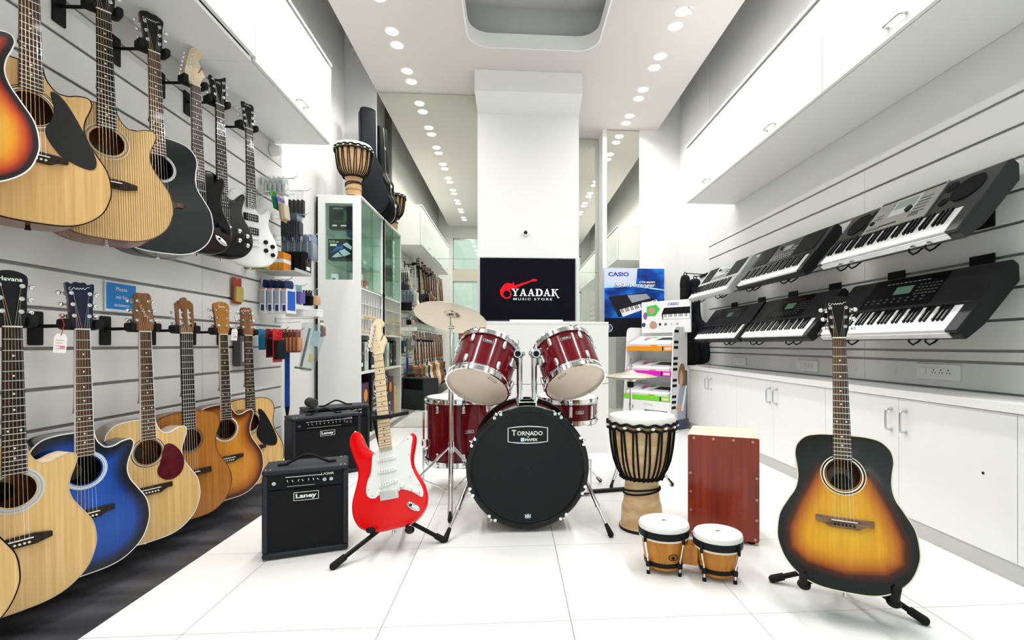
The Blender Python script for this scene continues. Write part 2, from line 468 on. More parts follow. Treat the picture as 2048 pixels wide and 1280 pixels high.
# ------------------------------------------------------------------ downlights
LAMP = mat('lit downlight diffuser', (1,1,1), 0.5, em=(1,0.98,0.95), ems=14.0)
dl_ring = MB().lathe([(0.048,-0.002),(0.062,-0.004),(0.066,0.0),(0.048,0.004)], 24, caps=False).mesh('rim', WHITE)
dl_disc = MB().lathe([(0.049,-0.003),(0.0005,-0.003)], 24, caps=False).mesh('diffuser', LAMP)
def downlight(x, y, label):
    o = thing('downlight', label, 'light', (x,y,ZC), group='ceiling downlights')
    inst('rim', dl_ring, o); inst('diffuser', dl_disc, o)
    l = bpy.data.lights.new('lamp', 'AREA'); l.shape = 'DISK'; l.size = 0.09; l.energy = LAMP_W; l.color = (1,0.985,0.96); l.spread = R(150)
    lo = bpy.data.objects.new('lamp', l); COL.objects.link(lo); lo.parent = o; lo.location = (0,0,-0.008)
nth = ['nearest the back','second from the back','third from the back','fourth from the back','fifth from the back','sixth from the back','seventh from the back','eighth from the back','ninth from the back']
for side, x, ys in (('left', -1.04, [5.147,4.53,3.91,3.29,2.67,2.05,1.43,0.81,0.19]), ('right', 1.383, [5.94,5.337,4.735,4.11,3.49,2.87,2.25,1.63,1.01])):
    for k, y in enumerate(ys):
        d = -0.195 if side == 'left' else -0.19
        downlight(x, y, f'round ceiling downlight in the {side} row, farther lamp of the pair {nth[k]}')
        downlight(x, y+d, f'round ceiling downlight in the {side} row, nearer lamp of the pair {nth[k]}')
for x, y, lb in ((1.427,3.87,'small chrome fire sprinkler in the ceiling beside the right row of downlights'),):
    o = thing('ceiling_sprinkler', lb, 'sprinkler', (x,y,ZC))
    MB().lathe([(0.022,0.0),(0.022,-0.004),(0.008,-0.008),(0.007,-0.03)], 16).build('escutcheon', CHROME, o)
    MB().cyl((0,0,-0.05),(0,0,-0.053),0.014).cyl((-.008,0,-.03),(-.008,0,-.05),.002,n=6).cyl((.008,0,-.03),(.008,0,-.05),.002,n=6).build('deflector', CHROME, o)
o = thing('smoke_detector', 'small round white sensor dome under the far end of the left wall cabinet', 'sensor', (-1.62,3.56,2.25), rot=(0,R(90),0))
MB().lathe([(0.038,-0.06),(0.038,-0.03),(0.028,0.0),(0.008,0.006)], 20).build('dome', MELB, o)
o = thing('security_camera', 'small white security camera with a dark lens on the pillar above the television', 'camera', (0.136,5.15,2.06))
MB().lathe([(0.042,0.0),(0.04,-0.012),(0.03,-0.022),(0.02,-0.026)], 24, axis='Y').build('housing', WHITE, o)
MB().lathe([(0.021,-0.024),(0.018,-0.032),(0.008,-0.036)], 20, axis='Y').build('lens', BLACKG, o)
# ================================================================== cabinets
def bow_handle(parent, p0, p1, out, name='handle', r=0.005):
    """bar handle between p0 and p1 standing off along vector out"""
    p0, p1, out = Vector(p0), Vector(p1), Vector(out); d = (p1-p0)
    pts = [p0, p0+out*0.75+d*0.01, p0+out+d*0.10, p0+out*1.04+d*0.5, p1+out-d*0.10, p1+out*0.75-d*0.01, p1]
    m = MB().tube(spline([tuple(p) for p in pts], 4, closed=False), r, 8)
    a = out.normalized()
    m.cyl(p0, p0+a*0.006, r*1.7, n=12); m.cyl(p1, p1+a*0.006, r*1.7, n=12)
    return m.build(name, STEEL, parent)
def wall_unit(side, y0, y1, label, doors, raised=0.0):
    z0, z1 = (2.32, 2.895) if side < 0 else (2.232, 2.772)
    xf, xb = (-1.295, XL) if side < 0 else (1.645, XR)
    s = 1 if side < 0 else -1
    t = thing('wall_cabinet', label, 'cabinet', ((xf+xb)/2, (y0+y1)/2, z0), group='white wall cabinets')
    ox, oy = (xf+xb)/2, (y0+y1)/2
    hx = abs(xf-xb)/2; L = (y1-y0)/2
    m = MB(); e = 0.018
    fx = s*hx                                        # local x of the front
    inner = fx - s*0.022
    lo, hi = sorted((inner, -fx))
    m.box(lo,hi,-L,L,0,e); m.box(lo,hi,-L,-L+e,e,z1-z0-.02); m.box(lo,hi,L-e,L,e,z1-z0-.02); m.box(*sorted((-fx,-fx+s*.008)),-L+e,L-e,e,z1-z0-.02)
    m.build('carcass', MELB, t)
    lo, hi = sorted((fx+s*0.006, -fx))
    MB().box(lo,hi,-L,L,z1-z0-0.018,z1-z0).build('top_panel', MELB, t, bevel=.001)
    w = 2*L/doors
    for k in range(doors):
        a = -L+k*w+.002; b = a+w-.004
        lo, hi = sorted((fx, inner+s*.003))
        d = MB().box(lo,hi,a,b,0.0015+raised,z1-z0-0.034).build('door', MELA, t, bevel=.0015)
        c = (a+b)/2
        bow_handle(d, (fx,c-.05,0.045+raised),(fx,c+.05,0.045+raised),(s*0.032,0,0), r=0.004)
    return t
wall_unit(-1, 2.581, 3.62, 'white wall cabinet at the far end of the left wall, above the electric guitars', 1)
wall_unit(-1, 1.586, 2.579, 'white wall cabinet above the left wall guitars with a dark gap under its door', 1, 0.022)
wall_unit(-1, 0.586, 1.584, 'white wall cabinet nearest the shop front on the left wall', 1)
wall_unit(1, 2.5205, 4.58, 'long white two door wall cabinet at the far end above the smaller keyboards', 2)
wall_unit(1, 0.46, 2.5195, 'long white two door wall cabinet near the camera above the largest keyboards', 2)
# base cabinets
def base_unit(y0, y1, label):
    xf, xb = 1.86, XR; oy = (y0+y1)/2; L = (y1-y0)/2
    t = thing('base_cabinet', label, 'cabinet', ((xf+xb)/2, oy, 0), group='white base cabinets along the right wall')
    hx = (xb-xf)/2; z1 = 0.634
    m = MB().box(-hx+.02,hx,-L,L,0.075,0.093).box(-hx+.02,hx,-L,-L+.018,0.093,z1).box(-hx+.02,hx,L-.018,L,0.093,z1).box(hx-.01,hx,-L,L,0.093,z1)
    m.build('carcass', MELB, t)
    MB().box(-hx+.012,-hx+.027,-L,L,0,0.075).build('plinth', mat('grey white plinth',(0.58,0.58,0.57),0.45), t)
    for a, b, hy in ((-L+.0015,-.001,-0.045),(.001,L-.0015,0.045)):
        d = MB().box(-hx,-hx+.019,a,b,0.078,z1-.002).build('door', MELA, t, bevel=.0012)
        bow_handle(d, (-hx,hy,0.475),(-hx,hy,0.575),(-0.03,0,0), r=0.0055)
    return t
base_unit(3.98,5.10,'white two door base cabinet at the far end of the counter beside the gig bags')
base_unit(2.82,3.98,'white two door base cabinet second from the far end, behind the wooden box drum')
b3 = base_unit(1.70,2.82,'white two door base cabinet behind the sunburst guitar')
MB().sphere((-.130,1.833-2.26,.382),.006,10,8,(.4,1,1)).build('bumper', RUBBER, b3)
base_unit(0.56,1.70,'white two door base cabinet nearest the camera at the right edge')
t = thing('countertop', 'long white countertop running over the base cabinets along the right wall', 'countertop', (2.0,2.83,0.636))
MB().box(-0.155,0.12,-2.27,2.28,0,0.038).build('slab', MELA, t, bevel=.002)
# socket plates
def sockets(y0, y1, z0, z1, n, label):
    t = thing('socket_plate', label, 'socket', (XR, (y0+y1)/2, (z0+z1)/2), group='wall socket plates above the counter', rot=(0,0,-PI/2))
    w, h = abs(y1-y0)/2, (z1-z0)/2
    MB().rprism(rrect(-w,w,-h,h,.006),-0.010,0,.003).build('plate', WHITE, t)
    MB().box(-w*.80,-w*.80+.038,-.013,-.009,-h*.5,h*.5).box(-w*.80+.042,-w*.80+.075,-.013,-.009,-h*.5,h*.5).build('switch', WHITE, t, bevel=.002)
    for k in range(n):
        x = -w*.12+k*(w*.98/n)
        MB().box(x-.017,x+.017,-.0115,-.009,-h*.55,h*.55).build('socket', WHITE, t, bevel=.002)
        MB().disc((x,h*.25),.004,-.0118,10).disc((x-.008,-h*.1),.0032,-.0118,10).disc((x+.008,-h*.1),.0032,-.0118,10).build('holes', INKB, t, recalc=False)
sockets(4.34,4.60,0.70,0.775,3,'white three socket plate at the far end of the counter near the gig bags')
sockets(3.285,3.54,0.70,0.78,3,'white three socket plate on the wall left of the sunburst guitar neck')
sockets(2.196,2.449,0.715,0.795,3,'large white three socket plate on the wall right of the sunburst guitar neck')
for k, y in enumerate((2.60,2.92)):
    o = thing('wall_screw_cap', ['round screw cap on the strip under the slats, just left of the large socket plate','round screw cap on the strip under the slats, just right of the guitar neck'][k],'cap',(XR,y,0.745),rot=(0,0,-PI/2))
    MB().lathe([(0.011,0),(0.010,-.004),(0.003,-.006)],14,axis='Y').build('cap', SLAT, o)

# ================================================================== white desk in front of the pillar
t = thing('reception_desk', 'plain white reception desk behind the drum kit under the television', 'desk', (0.245,4.30,0))
MB().box(-.545,.547,-.27,.27,0.0,0.566).build('lower_panel', MELB, t, bevel=.002)
MB().box(-.545,.547,-.27,.27,0.570,1.060).build('upper_panel', MELA, t, bevel=.002)
MB().box(-.545,.547,-.272,.272,1.060,1.080).build('desk_top', MELA, t, bevel=.002)
t = thing('soundbar', 'flat white bar shaped device lying on the reception desk under the television', 'device', (0.20,4.20,1.08))
MB().rprism(rrect(-.225,.225,.002,.022,.006),-.06,.06,.004).build('body', WHITE, t)
MB().box(-.20,-.19,-.05,.05,0,.003).box(.19,.20,-.05,.05,0,.003).build('foot', RUBBER, t)
# ------------------------------------------------------------------ television
t = thing('television', 'wall mounted black television showing a red guitar logo on the pillar', 'television', (0.160,5.146,1.11))
MB().box(-.52,.52,-.012,0,-.035,.70).build('backing_panel', mat('pale grey wall panel',(0.74,0.74,0.74),0.5), t, bevel=.003)
MB().box(-.495,.495,-.045,-.012,.030,.680).build('bezel', BLACKG, t, bevel=.003)
scr = MB().box(-.485,.485,-.0465,-.045,.040,.670).build('screen', mat('dark screen',(0.001,0.001,0.003),0.5,spec=.1,em=(0.0004,0.0004,0.0025),ems=1.0), t)
RED = mat('red screen light',(0.0,0,0),0.5,em=(0.95,0.01,0.02),ems=1.0); SCW = mat('white screen light',(0,0,0),0.5,em=(1,1,1),ems=1.0)
SY = -.0475
def px(x, y): return ((x-1055.5)*0.00518, 0.355-(y-578.5)*0.00518)   # logo drawn in its own screen grid
E = []
g = MB()
body = [(1004,574),(1000,581),(1001,590),(1006,595),(1014,596),(1012,590),(1013,583),(1019,580),(1024,577),(1027,579),(1036,574),(1034,570),(1029,571),(1027,563),(1025,567),(1020,567),(1016,566),(1009,568)]
g.flat([px(*p) for p in spline(body,3)], SY)
g.flat([px(*p) for p in [(1029,571),(1036,574),(1062,563),(1073,562),(1074,559),(1066,557),(1060,561)]], SY-.0004)
g.build('logo_guitar', RED, t, recalc=False, smooth=0)
m = MB(); m.ring(px(1013,588), 0.036, 0.050, SY-.0006, 24); m.build('logo_ring', RED, t, recalc=False, smooth=0)
m = MB(); m.disc(px(1013,588), 0.036, SY-.0005, 24); m.build('logo_hole', mat('dark screen',(0,0,0)), t, recalc=False, smooth=0)
# slab serif word built from strokes on a 10 x 12 grid
def slab(word, x0, z0, cw, ch, y, m, parent):
    G = {'Y':[(0,10.6,4,12),(6.5,10.6,10,12),(1,11,3.4,11,6.2,6,4,6),(8,11,9.2,11,6.2,6,4.6,6),(3.9,0,6.3,6.4),(2.6,0,7.6,1.4)],
         'A':[(0,0,3.6,1.4),(6,0,10,1.4),(1,1,2.4,1,5.4,12,4.2,12),(6.4,1,8.8,1,6,12,4.2,12),(2.6,3.6,7,5)],
         'D':[(0,0,5,1.6),(0,10.4,5,12),(1,0,3.6,12),(5,0,7,0,10,3,7.4,3),(7.4,3,10,3,10,9,7.4,9),(5,12,7,12,10,9,7.4,9),(4.5,0,5.6,0,7.8,3,7,3.6),(4.5,12,5.6,12,7.8,9,7,8.4)],
         'K':[(0,0,4.6,1.4),(0,10.6,4.6,12),(1,0,3.6,12),(3.4,5.4,5,7,9,12,6.6,12),(6,10.6,10,12),(3.8,6.6,6,7.4,10.6,-2.6,8.6,-1.6),(8.4,-2.8,11.6,-1.6)]}
    b = MB()
    for i, c in enumerate(word):
        for q in G[c]:
            if len(q) == 4: P = [(q[0],q[1]),(q[2],q[1]),(q[2],q[3]),(q[0],q[3])]
            else: P = [(q[k],q[k+1]) for k in range(0,8,2)]
            b.flat([(x0+(i*11.2+x)*cw, z0+z*ch) for x,z in P], y-0.00001*len(b.f))
    return b.build('lettering', m, parent, recalc=False, smooth=0)
a0 = px(1023,592); a1 = px(1103,577.5)
slab('YAADAK', a0[0], a0[1], (a1[0]-a0[0])/56.5, (a1[1]-a0[1])/12, SY-.001, SCW, t)
p = px(1065,598); lettering('MUSIC STORE', SCW, t, w=0.40, h=0.023, c=(p[0],SY-.001,p[1]), bold=.012, space=1.35)

# ================================================================== blue keyboard poster
BLU = mat('poster blue print', (0.01,0.10,0.42), 0.35)
if True:
    nt = BLU.node_tree; b = nt.nodes['Principled BSDF']; tc = nt.nodes.new('ShaderNodeTexCoord'); mp = nt.nodes.new('ShaderNodeMapping')
    mp.inputs['Scale'].default_value = (2.2,1,4.5); nz = nt.nodes.new('ShaderNodeTexNoise'); nz.inputs['Scale'].default_value = 1.5; nz.inputs['Detail'].default_value = 4
    r_ = ramp(nt, [(0.34,(0.002,0.008,0.07)),(0.50,(0.003,0.05,0.33)),(0.62,(0.005,0.18,0.70)),(0.76,(0.15,0.5,0.92))])
    nt.links.new(tc.outputs['Object'], mp.inputs[0]); nt.links.new(mp.outputs[0], nz.inputs['Vector']); nt.links.new(nz.outputs[0], r_.inputs[0]); nt.links.new(r_.outputs[0], b.inputs['Base Color'])
t = thing('keyboard_poster', 'square blue keyboard poster in a thin frame on the back wall mirror', 'poster', (1.52,6.09,0.985))
MB().box(-.385,.385,-.02,.02,0,.865).build('frame', mat('thin pale frame',(0.7,0.75,0.8),0.4), t, bevel=.002)
Y = -.0205
MB().rect(-.380,.380,.24,.86,Y).build('print', BLU, t, recalc=False, smooth=0)
MB().rect(-.380,.380,.005,.24,Y).build('print_foot', mat('poster black',(0.012,0.012,0.016),0.35), t, recalc=False, smooth=0)
MB().flat([(-.378,.858),(.04,.858),(.02,.66),(-.378,.645)],Y-.0003).build('pale_glow_print', mat('pale lilac print',(0.62,0.68,0.85),0.35), t, recalc=False, smooth=0)
MB().flat([(-.378,.645),(.02,.655),(.38,.60),(.38,.585),(.0,.632),(-.378,.615)],Y-.0004).build('light_streak_print', mat('pale cyan print',(0.35,0.75,0.95),0.35), t, recalc=False, smooth=0)
lettering('CASIO', mat('deep blue ink',(0.01,0.03,0.30),0.4), t, w=.262, h=.052, c=(-.20,Y-.0008,.787), bold=.03)
lettering('Indian Arranger', mat('deep blue ink',(0.01,0.03,0.30)), t, w=.53, h=.058, c=(.006,Y-.0006,.642), shear=.25, bold=.05)
lettering('CTK-860IN', INKW, t, w=.20, h=.026, c=(.16,Y-.0008,.690), shear=.25, bold=.02)
lettering('Indian Arranger', INKW, t, w=.53, h=.058, c=(-.0,Y-.0008,.648), shear=.25, bold=.02)
# the keyboard shown in the poster
MB().flat([(-.33,.505),(-.20,.25),(.31,.435),(.13,.56)],Y-.0006).build('printed_keyboard', mat('printed charcoal',(0.02,0.02,0.025),0.35), t, recalc=False, smooth=0)
MB().flat([(-.09,.525),(-.03,.43),(.21,.49),(.15,.545)],Y-.0009).build('printed_panel', mat('printed silver',(0.35,0.36,0.42),0.35), t, recalc=False, smooth=0)
MB().flat([(-.185,.345),(-.145,.255),(.31,.42),(.28,.475)],Y-.0010).build('printed_white_keys', INKW, t, recalc=False, smooth=0)
m = MB()
for k in range(26):
    if k % 7 in (2, 6): continue
    u = (k+.8)/27; x0, z0 = -.185+.465*u, .345+.13*u
    m.flat([(x0-.003,z0),(x0+.006,z0+.003),(x0+.024,z0-.042),(x0+.015,z0-.046)],Y-.0014)
m.build('printed_black_keys', INKB, t, recalc=False, smooth=0)
m = MB().disc((-.325,.115),.052,Y-.0006,28); m.build('round_emblem', mat('emblem navy',(0.02,0.04,0.16),0.4), t, recalc=False, smooth=0)
m = MB().ring((-.325,.115),.044,.050,Y-.0009,28); m.build('emblem_ring', INKW, t, recalc=False, smooth=0)
lettering('3', INKW, t, h=.055, c=(-.333,Y-.0010,.122), shear=.2, bold=.02)
lettering('YEAR', INKW, t, w=.045, c=(-.31,Y-.0010,.092))

# ================================================================== glass display case against the mirror
CG = glass('greenish case glass', (0.87,0.96,0.91), 0.08)
GEDGE = mat('green glass edge', (0.05,0.25,0.18), 0.1)
X0, X1, Y0, Y1, ZT = -1.762, -1.375, 4.56, 5.355, 2.245
t = thing('display_case', 'tall white shop display case with green glass doors against the mirror', 'display case', ((X0+X1)/2,(Y0+Y1)/2,0))
hx, L = (X1-X0)/2, (Y1-Y0)/2
wx0, wx1, wz0, wz1 = -hx+.074, hx-.068, 1.48, 2.17
m = MB().box(-hx,hx,-L,-L+.03,0,wz0).box(-hx,hx,-L,-L+.03,wz1,ZT-.02).box(-hx,wx0,-L,-L+.03,wz0,wz1).box(wx1,hx,-L,-L+.03,wz0,wz1)
m.build('side_panel', MELA, t)
MB().box(-hx,hx,L-.018,L,0,ZT-.02).build('side_panel', MELA, t)
MB().box(-hx,-hx+.012,-L,L,0,ZT-.02).build('back_panel', MELB, t)
MB().box(-hx,hx+.008,-L,L,ZT-.02,ZT).build('top_panel', MELA, t, bevel=.002)
MB().box(wx0,wx1,-L+.012,-L+.016,wz0,wz1).build('side_window', glass('clear window glass',(0.90,0.97,0.94),0.025), t)
for z in (1.40,0.98,0.62,0.0): MB().box(-hx+.012,hx,-L+.03,L-.018,z,z+.02).build('shelf', MELA, t, bevel=.001)
for z in (1.66,1.93): MB().box(-hx+.012,hx-.03,-L+.03,L-.018,z,z+.008).build('glass_shelf', CG, t)
for a, b, dx in ((-L+.03,0.02,0),(-.02,L-.018,-.012)):
    d = MB().box(hx-.008+dx,hx-.002+dx,a,b,1.425,ZT-.03).build('sliding_door', CG, t)
    MB().box(hx-.0085+dx,hx-.0015+dx,b-.004,b,1.425,ZT-.03).build('edge', GEDGE, d)
MB().box(hx-.006,hx,-L+.03,L-.018,1.415,1.427).box(hx-.006,hx,-L+.03,L-.018,ZT-.034,ZT-.02).build('door_track', STEEL, t)
MB().box(hx-.02,hx,L-.03,L,0,ZT-.02).build('end_post', MELA, t)
for z in (1.13,1.27):
    MB().box(-hx+.012,hx-.01,-L+.03,L-.018,z,z+.006).build('pigeonhole_shelf', MELA, t)
for k in range(1, 8):
    y = -L+.03+k*(2*L-.05)/8
    MB().box(-hx+.012,hx-.01,y-.003,y+.003,1.00,1.40).build('pigeonhole_divider', MELA, t)
cx, cy = (X0+X1)/2, (Y0+Y1)/2
SOAK = wood('pale stick wood',(0.62,0.42,0.2),(0.78,0.6,0.36),60,4,0.4,axis='X')
k = 0
for hole_, zz, nn in ((0,.99+.01,6),(1,.99+.01,4),(1,1.136,5),(2,1.136,7),(4,1.136,6),(5,1.136,4),(6,1.0,5)):
    for q in range(nn):
        y = Y0+.03+hole_*(2*L-.05)/8+.018+(q%4)*.016; z = zz+.008+(q//4)*.014
        o = thing('drumstick','pale wooden drumstick in the %s of the display case pigeonholes' % {(0,0):'lower corner bin nearest the camera',(1,0):'second lower bin',(1,1):'second upper bin',(2,1):'third upper bin',(4,1):'fifth upper bin',(5,1):'sixth upper bin',(6,0):'lower bin near the mirror'}[(hole_,int(zz > 1.1))],'drumstick',(X1-.16,y,z),group='drumsticks in the pigeonholes')
        MB().cyl((-.10,0,0),(.165,0,0),.007,n=8).cyl((.165,0,0),(.19,0,0),.007,.003,n=8).sphere((.195,0,0),.005,8,6).build('stick', SOAK, o)
def carton(name, label, c, d, m, cat='box', rz=0, words=(), group=None, marks=(), face='x'):
    """closed carton with a lid seam and its front print; c = centre of the base"""
    o = thing(name, label, cat, c, rz, group)
    MB().cbox((0,0,d[2]/2), d).build('carton_body', m, o, bevel=.0015)
    for (u, z, w, h, mm) in marks:
        if face == 'x': MB().add([(d[0]/2+.0006,u-w/2,z-h/2),(d[0]/2+.0006,u+w/2,z-h/2),(d[0]/2+.0006,u+w/2,z+h/2),(d[0]/2+.0006,u-w/2,z+h/2)],[(0,1,2,3)]).build('print', mm, o, recalc=False, smooth=0)
        else: MB().rect(u-w/2,u+w/2,z-h/2,z+h/2,-d[1]/2-.0006).build('print', mm, o, recalc=False, smooth=0)
    for (s_, u, z, w, h, mm) in words:
        Mx = Matrix.Translation((d[0]/2+.0012,u,z)) @ Matrix.Rotation(PI/2,4,'Z') if face == 'x' else Matrix.Translation((u,-d[1]/2-.0012,z))
        lettering(s_, mm, o, w=w, h=h, M=Mx, bold=.01)
    return o
DKBOX = mat('black carton', (0.012,0.012,0.014), 0.35); DGRN = mat('printed dark green',(0.01,0.06,0.02),0.4); LGRN = mat('printed light green',(0.18,0.5,0.12),0.4)
PURP = mat('plum carton',(0.06,0.02,0.06),0.4); ORNG = mat('orange print',(0.8,0.3,0.02),0.4); BLUP = mat('bright blue print',(0.02,0.12,0.55),0.4)
PALEB = mat('pale blue print',(0.5,0.65,0.75),0.4); REDP = mat('red print',(0.55,0.02,0.02),0.4)
o = carton('microphone_box','dark box with a green face print behind the upper side window of the display case',(cx-.003,Y0+.10,1.95),(.20,.09,.21),DKBOX,face='y',
       words=(('SAMSON',-.02,.187,.09,.014,INKW),),marks=((-.0,.115,.12,.10,DGRN),(-.015,.12,.09,.085,LGRN),(.03,.03,.05,.012,INKW),(-.05,.03,.04,.014,INKW)))
o = carton('effects_pedal_box','dark box with blue pedal print behind the middle of the side window',(cx-.004,Y0+.10,1.668),(.215,.09,.19),DKBOX,face='y',
       words=(('G1X on',-.055,.165,.085,.02,INKW),),marks=((-.06,.135,.06,.02,INKW),))
for P, mm in (([(.02,.14),(.10,.09),(.105,.12),(.06,.16)],PALEB),([(-.01,.08),(.04,.10),(.095,.055),(.03,.03)],PALEB),([(-.09,.06),(-.02,.09),(.03,.105),(.02,.13),(-.03,.12),(-.10,.05)],BLUP),([(-.075,.025),(-.02,.07),(.02,.03),(-.05,.02)],PALEB)):
    MB().flat(P,-.0462).build('print', mm, o, recalc=False, smooth=0)
o = carton('accessory_box','small pale box at the bottom of the side window of the display case',(cx-.06,Y0+.08,1.42),(.05,.05,.12),WHITE,face='y',marks=((0,.06,.03,.04,BLUP),))
carton('glass_case_box','tall white carton on the lower glass level of the display case',(cx+.03,Y0+.42,1.42),(.10,.09,.17),WHITE,marks=((0,.08,.05,.06,REDP),))
carton('glass_case_box','red topped carton on the lower glass level beside the end post',(cx+.03,Y0+.60,1.42),(.10,.13,.12),REDP,marks=((0,.06,.08,.03,INKW),))
carton('glass_case_box','blue fronted carton on the upper glass shelf of the display case',(cx+.03,Y0+.34,1.938),(.10,.12,.10),BLUP,marks=((0,.05,.08,.03,INKW),))
carton('glass_case_box','grey carton on the middle glass shelf of the display case',(cx+.03,Y0+.52,1.668),(.10,.16,.09),GREY,marks=((0,.05,.08,.03,INKW),))
# shelf of black boxes under the pigeonholes
carton('speaker_box','tall black carton lettered nd at the near end of the dark shelf',(cx+.02,Y0+.105,.64),(.24,.14,.30),DKBOX,words=(('nd',.04,.26,.03,.016,INKW),),marks=((-.02,.06,.04,.03,GREY),))
carton('speaker_box','black carton with small white labels second on the dark shelf',(cx+.02,Y0+.25,.64),(.23,.13,.27),DKBOX,marks=((.0,.06,.05,.035,INKW),(-.03,.13,.02,.03,GREY),(.03,.17,.02,.02,GREY)))
carton('speaker_box','pale green white carton third on the dark shelf behind the red guitar head',(cx+.02,Y0+.40,.64),(.23,.12,.28),mat('pale green carton',(0.6,0.72,0.66),0.4),marks=((0,.14,.08,.10,GREY),))
carton('speaker_box','black carton with a round white Q mark near the mirror on the dark shelf',(cx+.02,Y0+.62,.64),(.23,.17,.24),DKBOX,words=(('Q',0,.15,.06,.06,INKW),),marks=((0,.03,.12,.03,INKW),(.05,.2,.03,.01,REDP)))
carton('speaker_box','flat dark red carton lying on the Q marked carton',(cx+.02,Y0+.62,.885),(.23,.18,.05),mat('dark red carton',(0.12,0.01,0.01),0.4),marks=((0,.025,.10,.012,GREY),))
# bottom shelf
carton('plywood_box','tall narrow plywood box standing at the foot of the display case',(cx+.02,Y0+.10,.02),(.26,.13,.38),wood('pine plywood',(0.55,0.38,0.2),(0.68,0.5,0.3),20,3,0.6,0,'Z'),cat='box')
o = carton('amplifier_carton','plum coloured carton with an orange disc on the bottom of the display case',(cx+.02,Y0+.31,.02),(.25,.24,.50),PURP,words=(('N',-.03,.07,.05,.04,INKW),('5',.06,.13,.03,.05,INKW)),marks=((.06,.2,.06,.03,INKW),))
MB().lathe([(.06,0),(.06,.0008)],28,c=(0,0,0)).build('print_disc', ORNG, o).matrix_basis = Matrix.Translation((.1256,.02,.38)) @ Matrix.Rotation(PI/2,4,'Y')
o = carton('amplifier_carton','big black carton with a ringed white S emblem beside the mirror',(cx+.03,Y0+.62,.02),(.26,.28,.57),DKBOX,words=(('S',0,.44,.10,.12,INKW),('AUDIO CENTER',.0,.33,.22,.022,INKW)),marks=((0,.27,.16,.012,GREY),(0,.22,.2,.03,GREY),(0,.15,.2,.035,GREY),(0,.05,.08,.03,INKW)))
m = MB(); m.M = Matrix.Translation((.1312,0,.44)) @ Matrix.Rotation(PI/2,4,'Z'); m.ring((0,0),.082,.092,0,32); m.build('print_ring', INKW, o, recalc=False, smooth=0)
# ================================================================== guitars
# local frame: X right (seen from the front), -Y front, Z up the neck, z = 0 the end pin
SPRUCE = wood('natural spruce',(0.62,0.36,0.12),(0.74,0.47,0.19),110,2.5,0.3,0.35)
SPRUCE2 = wood('pale natural spruce',(0.68,0.42,0.15),(0.80,0.54,0.24),120,2.5,0.3,0.35)
ZEBRA = wood('striped zebrawood',(0.36,0.20,0.07),(0.70,0.47,0.20),28,0.9,0.3,0.3,band=1.6,lo=0.15,hi=0.7)
MAHOG = wood('reddish mahogany',(0.16,0.05,0.02),(0.26,0.09,0.035),60,3,0.25,0.5)
CEDAR = wood('orange cedar',(0.36,0.13,0.02),(0.46,0.18,0.035),110,2.5,0.22,0.5)
ROSEW = wood('rosewood',(0.045,0.022,0.014),(0.11,0.055,0.034),140,4,0.45,0.1)
EBONY = wood('dark fingerboard',(0.016,0.012,0.010),(0.045,0.03,0.022),140,4,0.45,0.1)
MAPLE = wood('maple neck',(0.78,0.60,0.38),(0.85,0.69,0.47),60,3,0.3,0.4)
BROWNW = wood('brown walnut veneer',(0.16,0.06,0.02),(0.30,0.13,0.04),90,3,0.25,0.5)
BRIDGEW = wood('striped rosewood bridge',(0.10,0.05,0.03),(0.27,0.15,0.09),18,160,0.5,0.1,axis='Z')
SUNB = burst('amber sunburst lacquer',[(0.0,(0.004,0.003,0.003)),(0.20,(0.006,0.004,0.004)),(0.27,(0.10,0.012,0.002)),(0.34,(0.55,0.13,0.004)),(0.52,(0.90,0.42,0.01)),(0.85,(1.0,0.56,0.03))])
SUNT = burst('sunburst top lacquer',[(0.0,(0.004,0.003,0.003)),(0.16,(0.006,0.004,0.004)),(0.25,(0.08,0.010,0.002)),(0.33,(0.50,0.12,0.004)),(0.50,(0.85,0.38,0.01)),(0.85,(0.95,0.52,0.03))])
REDB = burst('cherry sunburst lacquer',[(0.0,(0.006,0.003,0.003)),(0.07,(0.02,0.004,0.003)),(0.12,(0.45,0.02,0.003)),(0.20,(0.85,0.16,0.004)),(0.30,(0.95,0.40,0.02)),(0.5,(1.0,0.62,0.10))])
BLUEB = burst('blue burst lacquer',[(0.0,(0.004,0.006,0.012)),(0.10,(0.006,0.012,0.03)),(0.17,(0.004,0.03,0.16)),(0.26,(0.004,0.07,0.42)),(0.6,(0.006,0.10,0.55)),(0.9,(0.006,0.10,0.55))])
HONEY = burst('honey sunburst lacquer',[(0.0,(0.05,0.012,0.003)),(0.08,(0.12,0.025,0.004)),(0.2,(0.5,0.15,0.01)),(0.4,(0.75,0.30,0.03)),(0.9,(0.80,0.36,0.04))])
TORT = mat('tortoiseshell pickguard',(0.10,0.012,0.016),0.15,coat=0.5,vary=0.7,vscale=30)
STRING = mat('bronze string',(0.72,0.55,0.32),0.25,0.9)
FRETM = mat('nickel fret',(0.72,0.72,0.70),0.5,0.5)
PEARL = mat('pearl inlay',(0.80,0.78,0.72),0.3)
BLUEK = mat('navy lacquer',(0.006,0.010,0.04),0.12,coat=0.6)
REDL = mat('bright red lacquer',(0.80,0.002,0.004),0.12,coat=0.4,spec=.3)
BONE = mat('bone nut',(0.85,0.82,0.72),0.4)
HOLE = mat('dark sound hole wood',(0.05,0.032,0.02),0.8)
BONEP = mat('ivory bridge pin',(0.85,0.83,0.78),0.35)

